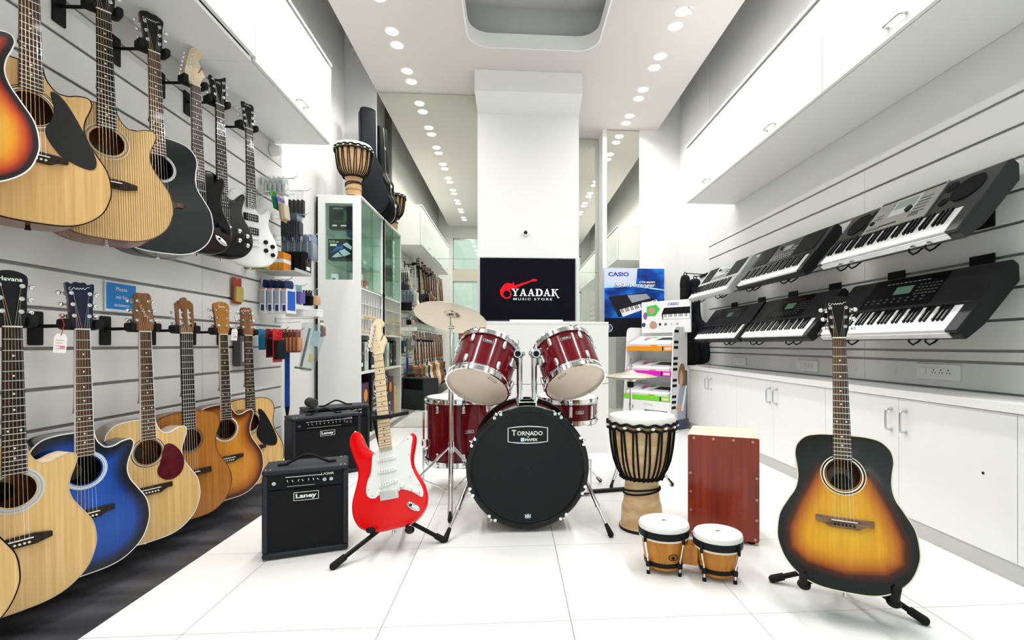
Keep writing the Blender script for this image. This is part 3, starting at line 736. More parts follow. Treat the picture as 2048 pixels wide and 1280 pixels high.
TL = .07
def half(pts): return spline(pts, 6, closed=False)
DREAD = [(0,0),(.07,.004),(.125,.024),(.172,.068),(.197,.125),(.200,.170),(.192,.220),(.167,.268),(.146,.305),(.138,.345),(.141,.385),(.147,.425),(.140,.462),(.112,.492),(.07,.503),(.03,.505)]
CUT   = [(0,0),(.07,.004),(.125,.024),(.172,.068),(.195,.125),(.198,.170),(.188,.220),(.160,.268),(.138,.305),(.129,.340),(.133,.375),(.145,.410),(.151,.438),(.140,.456),(.112,.452),(.086,.440),(.062,.440),(.044,.458),(.034,.48),(.03,.505)]
FOLK  = [(0,0),(.07,.004),(.12,.022),(.165,.065),(.187,.120),(.188,.165),(.172,.215),(.142,.262),(.122,.305),(.118,.345),(.126,.385),(.139,.420),(.138,.455),(.112,.485),(.07,.497),(.03,.50)]
def outline(left, right):
    r = half(right); l = half(left)
    return r + [(-x, z) for x, z in reversed(l)][:-1]
HEADS = {
 'flare': [(-.022,0),(-.026,.018),(-.032,.04),(-.034,.075),(-.037,.12),(-.043,.158),(-.030,.170),(-.014,.176),(0,.174),(.014,.176),(.030,.170),(.043,.158),(.037,.12),(.034,.075),(.032,.04),(.026,.018),(.022,0)],
 'arch':  [(-.022,0),(-.030,.015),(-.034,.04),(-.036,.10),(-.040,.150),(-.026,.166),(0,.172),(.026,.166),(.040,.150),(.036,.10),(.034,.04),(.030,.015),(.022,0)],
 'crown': [(-.022,0),(-.028,.02),(-.032,.04),(-.034,.10),(-.040,.160),(-.022,.157),(-.013,.166),(0,.163),(.013,.166),(.022,.157),(.040,.160),(.034,.10),(.032,.04),(.028,.02),(.022,0)],
 'taper': [(-.022,0),(-.036,.012),(-.037,.03),(-.032,.09),(-.029,.125),(-.031,.140),(-.026,.155),(-.014,.160),(0,.158),(.014,.160),(.026,.155),(.031,.140),(.029,.125),(.032,.09),(.037,.03),(.036,.012),(.022,0)],
 'classic': [(-.026,0),(-.034,.012),(-.036,.05),(-.037,.135),(-.024,.150),(-.014,.152),(-.010,.162),(0,.167),(.010,.162),(.014,.152),(.024,.150),(.037,.135),(.036,.05),(.034,.012),(.026,0)],
 'inline': [(-.021,0),(-.030,.020),(-.044,.042),(-.043,.060),(-.036,.09),(-.028,.125),(-.020,.158),(-.008,.180),(.010,.187),(.028,.178),(.036,.160),(.031,.146),(.022,.135),(.021,.118),(.030,.098),(.041,.075),(.042,.060),(.032,.040),(.024,.015),(.021,0)],
 'book':  [(-.021,0),(-.026,.015),(-.030,.04),(-.033,.09),(-.037,.142),(-.018,.152),(-.007,.145),(0,.150),(.007,.145),(.018,.152),(.037,.142),(.033,.09),(.030,.04),(.026,.015),(.021,0)],
 'hook':  [(-.021,0),(-.026,.015),(-.032,.04),(-.035,.09),(-.040,.140),(-.020,.132),(0,.136),(.022,.150),(.042,.162),(.036,.12),(.034,.06),(.028,.02),(.021,0)],
}
def fretz(zn, scale, k): return zn - scale*(1-2**(-k/12))
def neck_parts(t, zn, scale, nf, wn, wb, fbm, neckm, zjoin, yfb, inlay, single, fretm=FRETM, heads='flare', headm=BLACKG, tun=CHROME, button=CHROME, headback=None, slot=False, zbr=None, strm=STRING, binding=None, inlm=PEARL):
    """fretboard front face at y = yfb"""
    zb = fretz(zn, scale, nf) - 0.004
    w = lambda z: wn/2 + (wb-wn)/2*(zn-z)/(zn-zb)
    m = MB(); th = 0.006
    m.add([(-w(zn),yfb,zn),(w(zn),yfb,zn),(w(zb),yfb,zb),(-w(zb),yfb,zb),(-w(zn),yfb+th,zn),(w(zn),yfb+th,zn),(w(zb),yfb+th,zb),(-w(zb),yfb+th,zb)],
          [(0,1,2,3),(7,6,5,4),(0,4,5,1),(1,5,6,2),(2,6,7,3),(3,7,4,0)])
    m.build('fretboard', fbm, t)
    if binding:
        b = MB()
        for s in (-1,1): b.add([(s*w(zn),yfb-.0003,zn),(s*w(zn)-s*.0018,yfb-.0003,zn),(s*w(zb)-s*.0018,yfb-.0003,zb),(s*w(zb),yfb-.0003,zb),(s*w(zn)+s*.0004,yfb+th,zn),(s*w(zb)+s*.0004,yfb+th,zb)],[(0,1,2,3),(0,3,5,4)])
        b.build('fretboard_binding', binding, t)
    # neck back: half round loft
    prof = []; n = 8; vs = []
    for z, dp in ((zn+.004,.016),(zn-.06,.0175),(zjoin+.05,.021),(zjoin+.015,.026),(zjoin-.005,.045)):
        for k in range(n+1):
            a = PI*k/n; vs.append((-w(min(z,zn))*math.cos(a), yfb+th+dp*math.sin(a)**0.8, z))
    fs = []
    for j in range(4): fs += [(j*(n+1)+k,(j+1)*(n+1)+k,(j+1)*(n+1)+k+1,j*(n+1)+k+1) for k in range(n)]
    fs += [tuple(range(n+1)), tuple(range(5*(n+1)-1,4*(n+1)-1,-1))]
    MB().add(vs, fs).build('neck', neckm, t)
    MB().box(-w(zn),w(zn),yfb-.003,yfb+th,zn,zn+.004).build('nut', BONE, t)
    if single:
        fm = MB().box(-.5,.5,-.0012,.0005,-.0011,.0011).mesh('fret', fretm)
        for k in range(1, nf+1):
            z = fretz(zn,scale,k); inst('fret', fm, t, Matrix.Translation((0,yfb,z)) @ Matrix.Diagonal((2*w(z),1,1,1)))
    else:
        m = MB()
        for k in range(1, nf+1):
            z = fretz(zn,scale,k); m.box(-w(z),w(z),yfb-.0012,yfb+.0005,z-.0010,z+.0010)
        tag(m.build('frets', fretm, t), kind='stuff')
    if inlay:
        m = MB()
        for k in inlay:
            if k >= nf: continue
            z = (fretz(zn,scale,k)+fretz(zn,scale,k-1))/2
            if k == 12:
                for s in (-1,1): m.disc((s*w(z)*.55,z),.0032,yfb-.0004,10)
            else: m.disc((0,z),.0032,yfb-.0004,10)
        m.build('inlay_dots', inlm, t, recalc=False, smooth=0)
    # headstock, leaning back
    H = HEADS[heads]; L = max(z for x,z in H); tilt = 0.07 if heads != 'inline' else 0.02
    y0 = yfb+.002 if heads != 'inline' else yfb+.006
    def hm(x, y, z): return (x, y0+y+tilt*z, zn+.004+z)
    m = MB(); poly = spline(H[:1]+H[1:-1]+H[-1:], 3, closed=False)
    def plate(m, poly, ya, yb):
        n = len(poly)
        m.add([hm(x,ya,z) for x,z in poly]+[hm(x,yb,z) for x,z in poly], [tuple(range(n)),tuple(range(2*n-1,n-1,-1))]+[(i,n+i,n+(i+1)%n,(i+1)%n) for i in range(n)])
    if slot:
        pl = MB()
        for P in ([(-.026,0),(.026,0),(.034,.012),(.036,.028),(-.036,.028),(-.034,.012)],[(-.036,.028),(-.026,.028),(-.026,.112),(-.0365,.112)],[(.026,.028),(.036,.028),(.0365,.112),(.026,.112)],[(-.009,.028),(.009,.028),(.009,.112),(-.009,.112)],
                  [(-.0365,.112),(.0365,.112),(.037,.135),(.024,.150),(.014,.152),(.010,.162),(0,.167),(-.010,.162),(-.014,.152),(-.024,.150),(-.037,.135)]): plate(pl, P, 0, .017)
        hd = pl.build('headstock', headm, t)
        for s in (-1,1):
            for zz in (.045,.07,.095):
                r = MB().cyl(hm(s*.009,.008,zz),hm(s*.026,.008,zz),.0045,n=10)
                r.build('string_roller', BONE, hd)
    else:
        plate(m, poly, 0, .0022); hd = m.build('headstock', headm, t)
        m = MB(); plate(m, poly, .0022, .015); m.build('headstock_back', headback or neckm, hd)
    if heads == 'inline':
        pos = [(-.030+.0205*0-.0*0+k*.0046, .034+k*.0225, -1) for k in range(6)]
    elif slot: pos = [(s*.036, zz, s) for s in (-1,1) for zz in (.045,.07,.095)]
    else:
        zz_ = (.045,.085,.125) if L > .155 else (.035,.07,.105)
        wx = {'taper':(.025,.022,.020)}.get(heads,(.021,.0235,.026))
        pos = [(s*wx[i], zz_[i], s) for s in (-1,1) for i in range(3)]
    for x, z, s in pos:
        if slot:
            e = 0.037; r = MB().cyl(hm(s*.036,.008,z),hm(s*.039,.022,z),.004,n=8).cyl(hm(s*.037,.020,z),hm(s*.037,.034,z),.002,n=8)
            tn = r.build('tuner', tun, t); MB().sphere(hm(s*.038,.040,z),.0075,10,8,(.6,.8,1.0)).build('tuner_button', PEARL, tn); continue
        e = max(abs(q[0]) for q in poly if abs(q[1]-z) < .03)
        if heads == 'inline': e = abs(x)+.012
        r = MB().cyl(hm(x,-.0008,z),hm(x,-.002,z),.0068,n=14).cyl(hm(x,-.002,z),hm(x,-.010,z),.0038,.0034,n=10).cyl(hm(x+s*.002,.018,z),hm(s*(e+.006),.018,z),.0025,n=8)
        r.box(*(sorted((x-s*.004, s*(e+.001)))), y0+.0155+tilt*z, y0+.024+tilt*z, zn+z-.004, zn+z+.010)
        tn = r.build('tuner', tun, t)
        MB().sphere(hm(s*(e+.014),.018,z),.0095,12,8,(.95,.5,.85)).build('tuner_button', button, tn)
    # strings
    ws = w(zn)*.80; zs = zbr
    order = pos[:3][::1]
    for k in range(6):
        f = (k-2.5)/2.5; xb = f*.027; xn = f*ws
        y2 = yfb-.0026; y1 = yfb-.0065
        if heads == 'inline': px_, pz_, _ = pos[k]
        else:
            i = k if k < 3 else 5-k
            px_, pz_, _ = pos[(0 if k < 3 else 3)+i]
            if slot: px_ = (-1 if k < 3 else 1)*.0175
        e = Vector(hm(px_*(.86 if not slot and heads != 'inline' else 1), -.004 if not slot else .006, pz_))
        r = (.00075,.00065,.0006,.0005,.00042,.0004)[k]
        MB().tube([(xb,y1,zs),(xn,y2,zn+.003),tuple(e)],r,4).build('string', strm if k < 4 or strm is not STRING else CHROME, t)
    return w, zb

AMB = [(-.062,.375),(.070,.360),(.118,.262),(.150,.175),(.146,.115),(.105,.082),(0,.066),(-.105,.082),(-.146,.115),(-.150,.175),(-.115,.265)]
def amber(x, z):
    """painted amber field of the sunburst top: signed distance to the field, 0.30 on its edge"""
    ins = False; dm = 9
    for (x0,z0),(x1,z1) in zip(AMB, AMB[1:]+AMB[:1]):
        dx, dz = x1-x0, z1-z0; q = max(0,min(1,((x-x0)*dx+(z-z0)*dz)/(dx*dx+dz*dz)))
        dm = min(dm, math.hypot(x-x0-q*dx, z-z0-q*dz))
        if (z0 > z) != (z1 > z) and x < x0+(z-z0)*dx/dz: ins = not ins
    return max(0, .31+(dm if ins else -dm)*4.5)
def acoustic(name, label, spec, group=None):
    g = lambda k, d=None: spec.get(k, d)
    t = thing(name, label, 'guitar', group=group)
    left = g('shape', DREAD); right = g('right', left)
    P = outline(left, right); n = len(P)
    D = g('depth', .105); zn, scale = g('zn', .864), g('scale', .648)
    zh, rh = g('zh', .367), g('rh', .050)
    top, side = g('top', SPRUCE), g('side', MAHOG)
    # soundboard: rings bridging the outline and the sound hole
    In = inset(P, .0035); C = (0, zh)
    cir = [(C[0]+rh*math.cos(math.atan2(z-C[1],x-C[0])), C[1]+rh*math.sin(math.atan2(z-C[1],x-C[0]))) for x,z in In]
    ts = [0,.08,.16,.24,.32,.4,.48,.56,.64,.72,.79,.86,.91,.96,1.0]; vs = []; att = []
    for q in ts:
        for (xa,za),(xb,zb) in zip(cir, In):
            x, z = xa+(xb-xa)*q, za+(zb-za)*q; vs.append((x,0,z))
            att.append(g('burstfn')(x,z) if g('burstfn') else min(math.hypot(x-px_,z-pz_) for px_,pz_ in P)*5)
    fs = []
    for j in range(len(ts)-1): fs += [(j*n+i,j*n+(i+1)%n,(j+1)*n+(i+1)%n,(j+1)*n+i) for i in range(n)]
    sb = MB().add(vs, fs).build('soundboard', top, t)
    a = sb.data.attributes.new('rim','FLOAT','POINT'); a.data.foreach_set('value', att)
    # sides, back, inside rim of the hole
    dep = lambda z: D-.016*max(0,min(1,(z-.05)/.45))
    s = MB(); vs = [(x,.003,z) for x,z in P]+[(x,dep(z),z) for x,z in P]
    s.add(vs, [(i,n+i,n+(i+1)%n,(i+1)%n) for i in range(n)]); s.build('side', side, t)
    MB().add([(x,dep(z),z) for x,z in P],[tuple(range(n))]).build('back', g('back', side), t)
    hr = MB(); k = 32
    hr.add([(C[0]+rh*math.cos(2*PI*i/k),y,C[1]+rh*math.sin(2*PI*i/k)) for y in (0,.004) for i in range(k)],[(i,(i+1)%k,k+(i+1)%k,k+i) for i in range(k)])
    MB().lathe([(.030,0),(.0005,0)],24,axis='Y',caps=False,c=(0,dep(zh)-.006,zh-.012)).build('sound_label', g('labelm', mat('shade darkened paper label',(.14,.11,.08),.7)), t)  # default label colour is darkened to stand for shade inside the body
    hr.build('sound_hole_rim', HOLE, t)
    # binding
    bd = MB(); I2 = inset(P, .0035)
    bd.add([(x,-.0004,z) for x,z in I2]+[(x,-.0004,z) for x,z in P]+[(x,.005,z) for x,z in P],[(j*n+i,j*n+(i+1)%n,(j+1)*n+(i+1)%n,(j+1)*n+i) for j in (0,1) for i in range(n)])
    bd.build('binding', g('binding', CREAM), t)
    for i, (r0, r1, mm) in enumerate(g('rosette', ((.054,.058,INKB),(.0585,.062,CREAM),(.0625,.066,INKB)))):
        MB().ring(C, r0, r1, -.0004-.0001*i, 48).build('rosette', mm, t, recalc=False, smooth=0)
    # bridge
    zs = zn-scale; bm = g('bridgem', EBONY); bw = g('bw', .083)
    if g('bridge') == 'wing': bp = [(-bw,.004),(-bw*.9,.006),(-.04,.012),(.04,.012),(bw*.9,.006),(bw,.004),(bw,-.012),(bw*.9,-.014),(.045,-.022),(-.045,-.022),(-bw*.9,-.014),(-bw,-.012)]
    elif g('bridge') == 'classic': bp = [(-bw,.012),(bw,.012),(bw,-.014),(-bw,-.014)]
    else: bp = [(-bw,.012),(bw,.012),(bw,-.008),(bw*.72,-.010),(.040,-.022),(-.040,-.022),(-bw*.72,-.010),(-bw,-.008)]
    MB().prism([(x,zs+z) for x,z in bp], -.009, 0).build('bridge', bm, t, bevel=.0015)
    MB().box(-.037,.037,-.0125,-.009,zs-.0016,zs+.0016).build('saddle', BONE, t)
    if g('bridge') != 'classic':
        for k in range(6): MB().lathe([(.0034,0),(.0034,-.003),(.001,-.0042)],10,axis='Y',c=((k-2.5)*.0108,-.009,zs-.012)).build('bridge_pin', g('pinm', BONEP), t)
    else: MB().box(-.038,.038,-.014,-.009,zs-.012,zs-.004).build('tie_block', bm, t)
    pg = g('guard')
    if pg: MB().prism(spline(pg, 4), -.0018, -.0002).build('pickguard', g('guardm', INKB), t)
    neck_parts(t, zn, scale, 20, g('wn',.043), .056, g('fbm', EBONY), g('neckm', MAHOG), g('zjoin', zn-scale*.4454), -.006, g('inlay',(3,5,7,9,12,15,17)), g('single', False),
               heads=g('head','flare'), headm=g('headm', BLACKG), tun=g('tun', CHROME), button=g('button', CHROME), slot=g('slot', False), zbr=zs, binding=g('fbb'), strm=g('strm', STRING))
    MB().cyl((0,D*.45,0.002),(0,D*.45,-.010),.006,n=12).cyl((0,D*.45,-.010),(0,D*.45,-.014),.008,n=12).build('end_pin', g('pin', CHROME), t)
    if g('preamp'):
        MB().box(-.199,-.186,D*.3,D*.72,.20,.28).build('preamp_panel', BLACK, t)
    zt = zn+.004
    lg = g('logo')
    if lg:
        Mh = Matrix.Translation((0,-.0042+TL*lg[2],zt+lg[2])) @ Matrix.Rotation(-.07,4,'X')
        if lg[0] == 'script':
            pts = [(-.026,0,.004),(-.032,0,-.002),(-.026,0,-.008),(-.018,0,.002),(-.012,0,-.004),(-.008,0,.002),(-.004,0,-.004),(0,0,.002),(.004,0,-.003),(.008,0,.003),(.013,0,-.003),(.018,0,.004),(.027,0,.006)]
            script(lg[3] if len(lg) > 3 else INKW, t, pts, .0009, M=Mh)
        elif lg[0] == 'vscript':
            pts = [(0,0,-.03),(.006,0,-.022),(-.006,0,-.018),(.004,0,-.012),(-.004,0,-.006),(.005,0,0),(-.005,0,.004),(.004,0,.010),(-.003,0,.018),(.004,0,.03)]
            script(lg[3] if len(lg) > 3 else INKW, t, pts, .0009, M=Mh @ Matrix.Rotation(-.35,4,'Y'))
        else: lettering(lg[0], lg[3] if len(lg) > 3 else INKW, t, w=lg[1], M=Mh, bold=.02)
    return t

STRAT = [(.0,0),(.065,.004),(.115,.024),(.150,.066),(.160,.115),(.150,.165),(.128,.212),(.114,.248),(.113,.285),(.126,.335),(.133,.370),(.128,.392),(.114,.394),(.100,.372),(.078,.345),(.050,.333),(.030,.331),
         (-.030,.333),(-.052,.338),(-.076,.356),(-.094,.388),(-.106,.424),(-.122,.448),(-.143,.446),(-.160,.420),(-.160,.380),(-.147,.330),(-.134,.285),(-.132,.245),(-.146,.195),(-.163,.140),(-.163,.085),(-.142,.036),(-.10,.008),(-.05,-.002)]
LPB = [(.0,0),(.07,.006),(.12,.028),(.158,.075),(.165,.125),(.150,.178),(.126,.218),(.112,.250),(.113,.285),(.124,.322),(.128,.350),(.118,.364),(.103,.352),(.085,.332),(.062,.318),(.042,.324),(.032,.345),(.029,.385),
       (-.029,.430),(-.07,.434),(-.105,.416),(-.127,.375),(-.127,.330),(-.113,.285),(-.110,.250),(-.126,.212),(-.152,.172),(-.166,.120),(-.158,.072),(-.12,.028),(-.07,.006)]
def electric(name, label, spec, group=None):
    g = lambda k, d=None: spec.get(k, d)
    t = thing(name, label, 'guitar', group=group)
    lp = g('lp', False); P = spline(LPB if lp else STRAT, 4)
    body = MB().rprism(P, 0, g('depth', .045), .010, 4).build('body', g('body', REDL), t)
    if g('burst'):
        att = [min(math.hypot(v.co.x-x,v.co.z-z) for x,z in P)*5 for v in body.data.vertices]
        a = body.data.attributes.new('rim','FLOAT','POINT'); a.data.foreach_set('value', att)
    zs = .165 if lp else .155; scale = .628 if lp else .648; zn = zs+scale
    if not lp:
        PG = [(-.040,.345),(-.028,.347),(.028,.347),(.05,.343),(.078,.356),(.100,.384),(.114,.386),(.122,.372),(.113,.335),(.104,.288),(.105,.250),(.116,.212),(.136,.165),(.146,.130),(.140,.108),(.122,.118),(.095,.140),(.062,.154),(.046,.156),(.040,.150),(-.040,.150),(-.060,.140),(-.086,.146),(-.098,.172),(-.090,.215),(-.073,.250),(-.066,.290),(-.060,.325)]
        MB().prism(spline(PG,3), -.0022, .0).build('pickguard', g('guardm', WHITE), t)
        m = MB()
        for x, z in ((-.05,.33),(.10,.37),(.098,.30),(.108,.24),(.13,.16),(.13,.125),(-.075,.235),(-.088,.18),(-.072,.15),(.05,.162)): m.disc((x,z),.0022,-.0026,8)
        m.build('guard_screws', INKB, t, recalc=False, smooth=0)
        for z, ro in ((.300,0),(.248,0),(.192,.18)):
            m = MB(); m.M = Matrix.Translation((0,0,z)) @ Matrix.Rotation(-ro,4,'Y')
            m.rprism(rrect(-.042,.042,-.009,.009,.008),-.008,-.002,.002)
            p_ = m.build('pickup', g('pickm', WHITE), t)
            d = MB(); d.M = m.M
            for k in range(6): d.disc(((k-2.5)*.0105,0),.0024,-.0084,8)
            d.build('pole_pieces', STEEL if g('pickm') else GREY, p_, recalc=False, smooth=0)
        for x, z in ((.060,.172),(.092,.152),(.122,.133)): MB().lathe([(.012,-.002),(.0115,-.010),(.009,-.016),(.002,-.017)],18,axis='Y',c=(x,0,z)).build('knob', g('guardm', WHITE), t)
        MB().cyl((.095,-.002,.205),(.100,-.016,.207),.0022,n=8).box(.085,.105,-.0032,-.0022,.2035,.2055).build('selector_switch', g('guardm', WHITE), t)
        m = MB().box(-.040,.040,-.006,0,zs-.032,zs+.006); m.build('bridge', CHROME, t, bevel=.001)
        for k in range(6):
            x = (k-2.5)*.0108; MB().box(x-.0046,x+.0046,-.0115,-.006,zs-.024,zs+.002).build('saddle', CHROME, t)
        j = MB(); j.M = Matrix.Translation((.098,-.001,.075)) @ Matrix.Rotation(R(38),4,'Y')
        j.rprism([(.034*math.cos(2*PI*k/24),.014*math.sin(2*PI*k/24)) for k in range(24)],-.007,.001,.005); jp = j.build('jack_plate', CHROME, t)
        q = MB(); q.M = j.M; q.disc((-.012,0),.006,-.0075,12); q.build('jack_socket', INKB, jp, recalc=False, smooth=0)
        yfb = -.012; nf = 21; zj = .34
    else:
        for z in (.335-.052,.205):
            MB().rprism(rrect(-.043,.043,z-.021,z+.021,.003),-.005,.001,.001).build('pickup', g('pickm', INKB), t)
            d = MB()
            for dz in (-.008,.008):
                for k in range(6): d.disc(((k-2.5)*.0105,z+dz),.0026,-.0055,8)
            d.build('pole_pieces', g('polem', PEARL), t, recalc=False, smooth=0)
        MB().box(-.040,.040,-.014,-.004,zs-.006,zs+.006).build('bridge', CHROME, t, bevel=.002)
        MB().box(-.042,.042,-.014,-.004,zs-.044,zs-.032).build('tailpiece', CHROME, t, bevel=.003)
        for x, z in ((.083,.155),(.125,.135),(.083,.105),(.125,.085)): MB().lathe([(.012,.0),(.012,-.010),(.009,-.014),(.002,-.0145)],16,axis='Y',c=(x,0,z)).build('knob', g('knobm', INKB), t)
        b = MB(); n = len(P); i2 = inset(P,.004)
        b.add([(x,-.0003+.004,z) for x,z in P]+[(x,.008,z) for x,z in P],[(i,(i+1)%n,n+(i+1)%n,n+i) for i in range(n)])
        yfb = -.014; nf = 22; zj = .40
    neck_parts(t, zn, scale, nf, .042, .056, g('fbm', EBONY), g('neckm', MAPLE), zj, yfb, (3,5,7,9,12,15,17,19,21), g('single', False), heads=g('head','inline'), headm=g('headm', MAPLE), zbr=zs, strm=CHROME, inlm=g('inlm', PEARL), fretm=g('fretm', FRETM), headback=g('headback'))
    MB().cyl((0,.022,0.003),(0,.022,-.010),.005,n=12).cyl((0,.022,-.010),(0,.022,-.014),.008,n=12).build('strap_button', CHROME, t)
    MB().cyl((-.132,.022,.440),(-.140,.022,.452),.004,.006,n=10).build('strap_button', CHROME, t) if not lp else None
    if lp: MB().prism(spline([(.05,.07),(.13,.07),(.14,.12),(.10,.16),(.05,.14)],4),.0445,.047).build('control_cover', INKB, t)
    else: MB().prism(rrect(-.05,.05,.12,.26,.01),.0445,.047).build('spring_cover', g('guardm', WHITE), t)
    lg = g('logo')
    if lg:
        if lg[1] == 'side':
            lettering(lg[0], lg[2], t, w=.042, h=.009, M=Matrix.Translation((.024,yfb+.0055+.0016,zn+.004+.085)) @ Matrix.Rotation(R(118),4,'Y'), bold=.03)
        else: lettering(lg[0], lg[2], t, w=lg[1], M=Matrix.Translation((0,yfb+.001+TL*lg[3],zn+.004+lg[3])) @ Matrix.Rotation(-.07,4,'X'), bold=.02)
    t['zn'] = zn
    return t

UP_Z, LO_Z = 2.143, 0.955
BM = mat('black powder coat',(0.010,0.010,0.011),0.45)
def hanger(y, z, xn, label, yaw, w=.055):
    t = thing('guitar_hanger', label, 'hanger', (XL,y,z), group='black guitar hangers on the left slatwall')
    MB().rprism(rrect(-.028,.028,-.075,.045,.006),0,.004,.001).build('wall_plate', BM, t).matrix_basis = Matrix.Rotation(PI/2,4,'Z') @ Matrix.Translation((0,-.006,0))
    L = xn-XL
    MB().tube([(.004,0,-.005),(.03,0,-.008),(L-.05,0,-.006)],.0065,8).build('arm', BM, t)
    # fork that holds the head, turned with the guitar
    m = MB(); m.M = Matrix.Translation((L,0,0)) @ Matrix.Rotation(yaw,4,'Z')
    m.rprism(rrect(-w,w,-.021,.019,.014),.010,.042,.006)
    for s in (-1,1): m.rprism(rrect(s*(w-.010)-.012,s*(w-.010)+.012,-.017,.018,.009),-.012,.040,.005)
    m.build('fork', RUBBER, t)
    return t
def hang(t, y, z, alpha=62, lean=3.0, roll=0.0, x=-1.52, zn=None, hl=None):
    """hang guitar t with its nut at (x, y, z)"""
    zn = zn or t.get('zn', .864)
    M = Matrix.Translation((x,y,z)) @ Matrix.Rotation(R(alpha),4,'Z') @ Matrix.Rotation(-R(lean),4,'X') @ Matrix.Rotation(R(roll),4,'Y') @ Matrix.Translation((0,.004,-zn-.012))
    t.matrix_basis = M
    if hl: hanger(y, z+.008, x, hl, R(alpha))
    return t
YAMPG = [(.046,.345),(.052,.385),(.045,.430),(.060,.435),(.085,.41),(.120,.345),(.150,.275),(.158,.235),(.145,.212),(.11,.214),(.065,.235),(.035,.28),(.032,.312)]
YB = [(a, b) for a, b in YAMPG]
TORG = [(.050,.345),(.040,.310),(.030,.285),(.035,.262),(.06,.240),(.095,.238),(.125,.262),(.135,.305),(.120,.350),(.090,.385),(.062,.385)]
RD = ((.053,.055,INKB),(.056,.060,CREAM),(.0605,.0625,INKB),(.066,.068,INKB))
RL = ((.054,.058,PALEB),(.0595,.063,INKW),(.064,.067,PALEB))
RB = ((.052,.056,INKB),(.0565,.060,PEARL),(.0605,.064,INKB))
G_UP, G_LO = 'guitars hung in the upper row of the left wall', 'guitars hung in the lower row of the left wall'
# upper row --------------------------------------------------------
u2 = acoustic('acoustic_guitar','natural acoustic guitar with a large black teardrop pickguard, upper row, second from the left',dict(right=CUT,top=SPRUCE,guard=YB,guardm=mat('black pickguard',(0.008,0.008,0.009),0.5,spec=.3),rosette=RD,binding=INKB,single=True,fbm=ROSEW,zh=.362,head='taper',headm=BROWNW,logo=('script',.05,.13),pin=BLACK,bridge='x'),G_UP)
u3 = acoustic('acoustic_guitar','striped zebra wood acoustic guitar with an oval black sound hole, upper row',dict(right=CUT,top=ZEBRA,side=MAHOG,binding=mat('dark brown binding',(0.10,0.05,0.02),.4),single=True,bridge='wing',rosette=((.0535,.055,CREAM),(.057,.0625,mat('zebra ring',(.36,.23,.11),.4)),(.0635,.0655,CREAM)),head='arch',pinm=INKB,logo=('script',.05,.13)),G_UP)
lettering('ACOUSTIC', INKW, u3, w=.034, h=.0055, c=(0,-.0068,fretz(.864,.648,20)+.004))
u4 = acoustic('acoustic_guitar','gloss black dreadnought acoustic guitar with white binding, upper row',dict(top=mat('black top lacquer',(.005,.008,.009),.12,coat=.25,spec=.3),side=BLACKG,binding=WHITE,rosette=((.054,.056,INKW),(.0575,.060,INKW),(.0615,.0635,INKW)),head='flare',logo=('script',.05,.142),single=True,bridgem=ROSEW,fbm=ROSEW),G_UP)
u1 = acoustic('acoustic_guitar','cherry sunburst cutaway acoustic guitar at the left edge of the upper row',dict(right=CUT,top=REDB,side=wood('amber flame side',(0.45,0.12,0.01),(0.62,0.2,0.02),30,3,.2,.6),binding=WHITE,head='flare',preamp=True),G_UP)
u5 = electric('electric_guitar','double cutaway electric guitar with a pale maple six in line head and black pickguard',dict(body=burst('dark tobacco burst',[(0,(.01,.006,.005)),(.12,(.02,.008,.005)),(.25,(.22,.06,.01)),(.5,(.6,.25,.03)),(1,(.7,.35,.05))]),burst=True,guardm=mat('gloss black plastic',(.012,.012,.013),.2),pickm=mat('gloss black plastic',(.012,.012,.013),.2),fbm=ROSEW,logo=('JAXN','side',INKB)),G_UP)
u6 = electric('electric_guitar','gloss black single cutaway electric guitar with a hooked black head',dict(lp=True,body=BLACKG,head='hook',headm=BLACKG,headback=BLACKG,neckm=BLACKG,knobm=CHROME,logo=('LTD',.022,INKW,.115)),G_UP)
u7 = electric('electric_guitar','gloss white single cutaway electric guitar with two black pickups, farthest in the upper row',dict(lp=True,body=WHITEG,head='book',headm=BLACKG,headback=WHITEG,neckm=WHITEG,logo=('Washburn',.04,INKW,.135)),G_UP)
MB().flat([(0,.086),(.009,.074),(0,.062),(-.009,.074)],0).build('head_emblem', PEARL, u7, recalc=False, smooth=0).matrix_basis = Matrix.Translation((0,-.0135+TL*.05,u7['zn']+.004)) @ Matrix.Rotation(-.07,4,'X')
hl = 'black slatwall hanger holding the %s'
hang(u1,1.395,UP_Z+.06,hl=hl % 'cherry sunburst guitar at the left edge of the upper row')
hang(u2,1.653,UP_Z,alpha=59,hl=hl % 'natural guitar with the black teardrop pickguard, upper row')
hang(u3,1.938,UP_Z,alpha=51,lean=5.5,hl=hl % 'zebra wood guitar, upper row')
hang(u4,2.197,UP_Z,alpha=54,lean=5.5,hl=hl % 'gloss black dreadnought, upper row')
hang(u5,2.468,UP_Z,alpha=60,hl=hl % 'electric guitar with the maple head')
hang(u6,2.66,UP_Z,alpha=60,hl=hl % 'black single cutaway electric guitar')
hang(u7,2.945,UP_Z,alpha=60,hl=hl % 'white electric guitar')
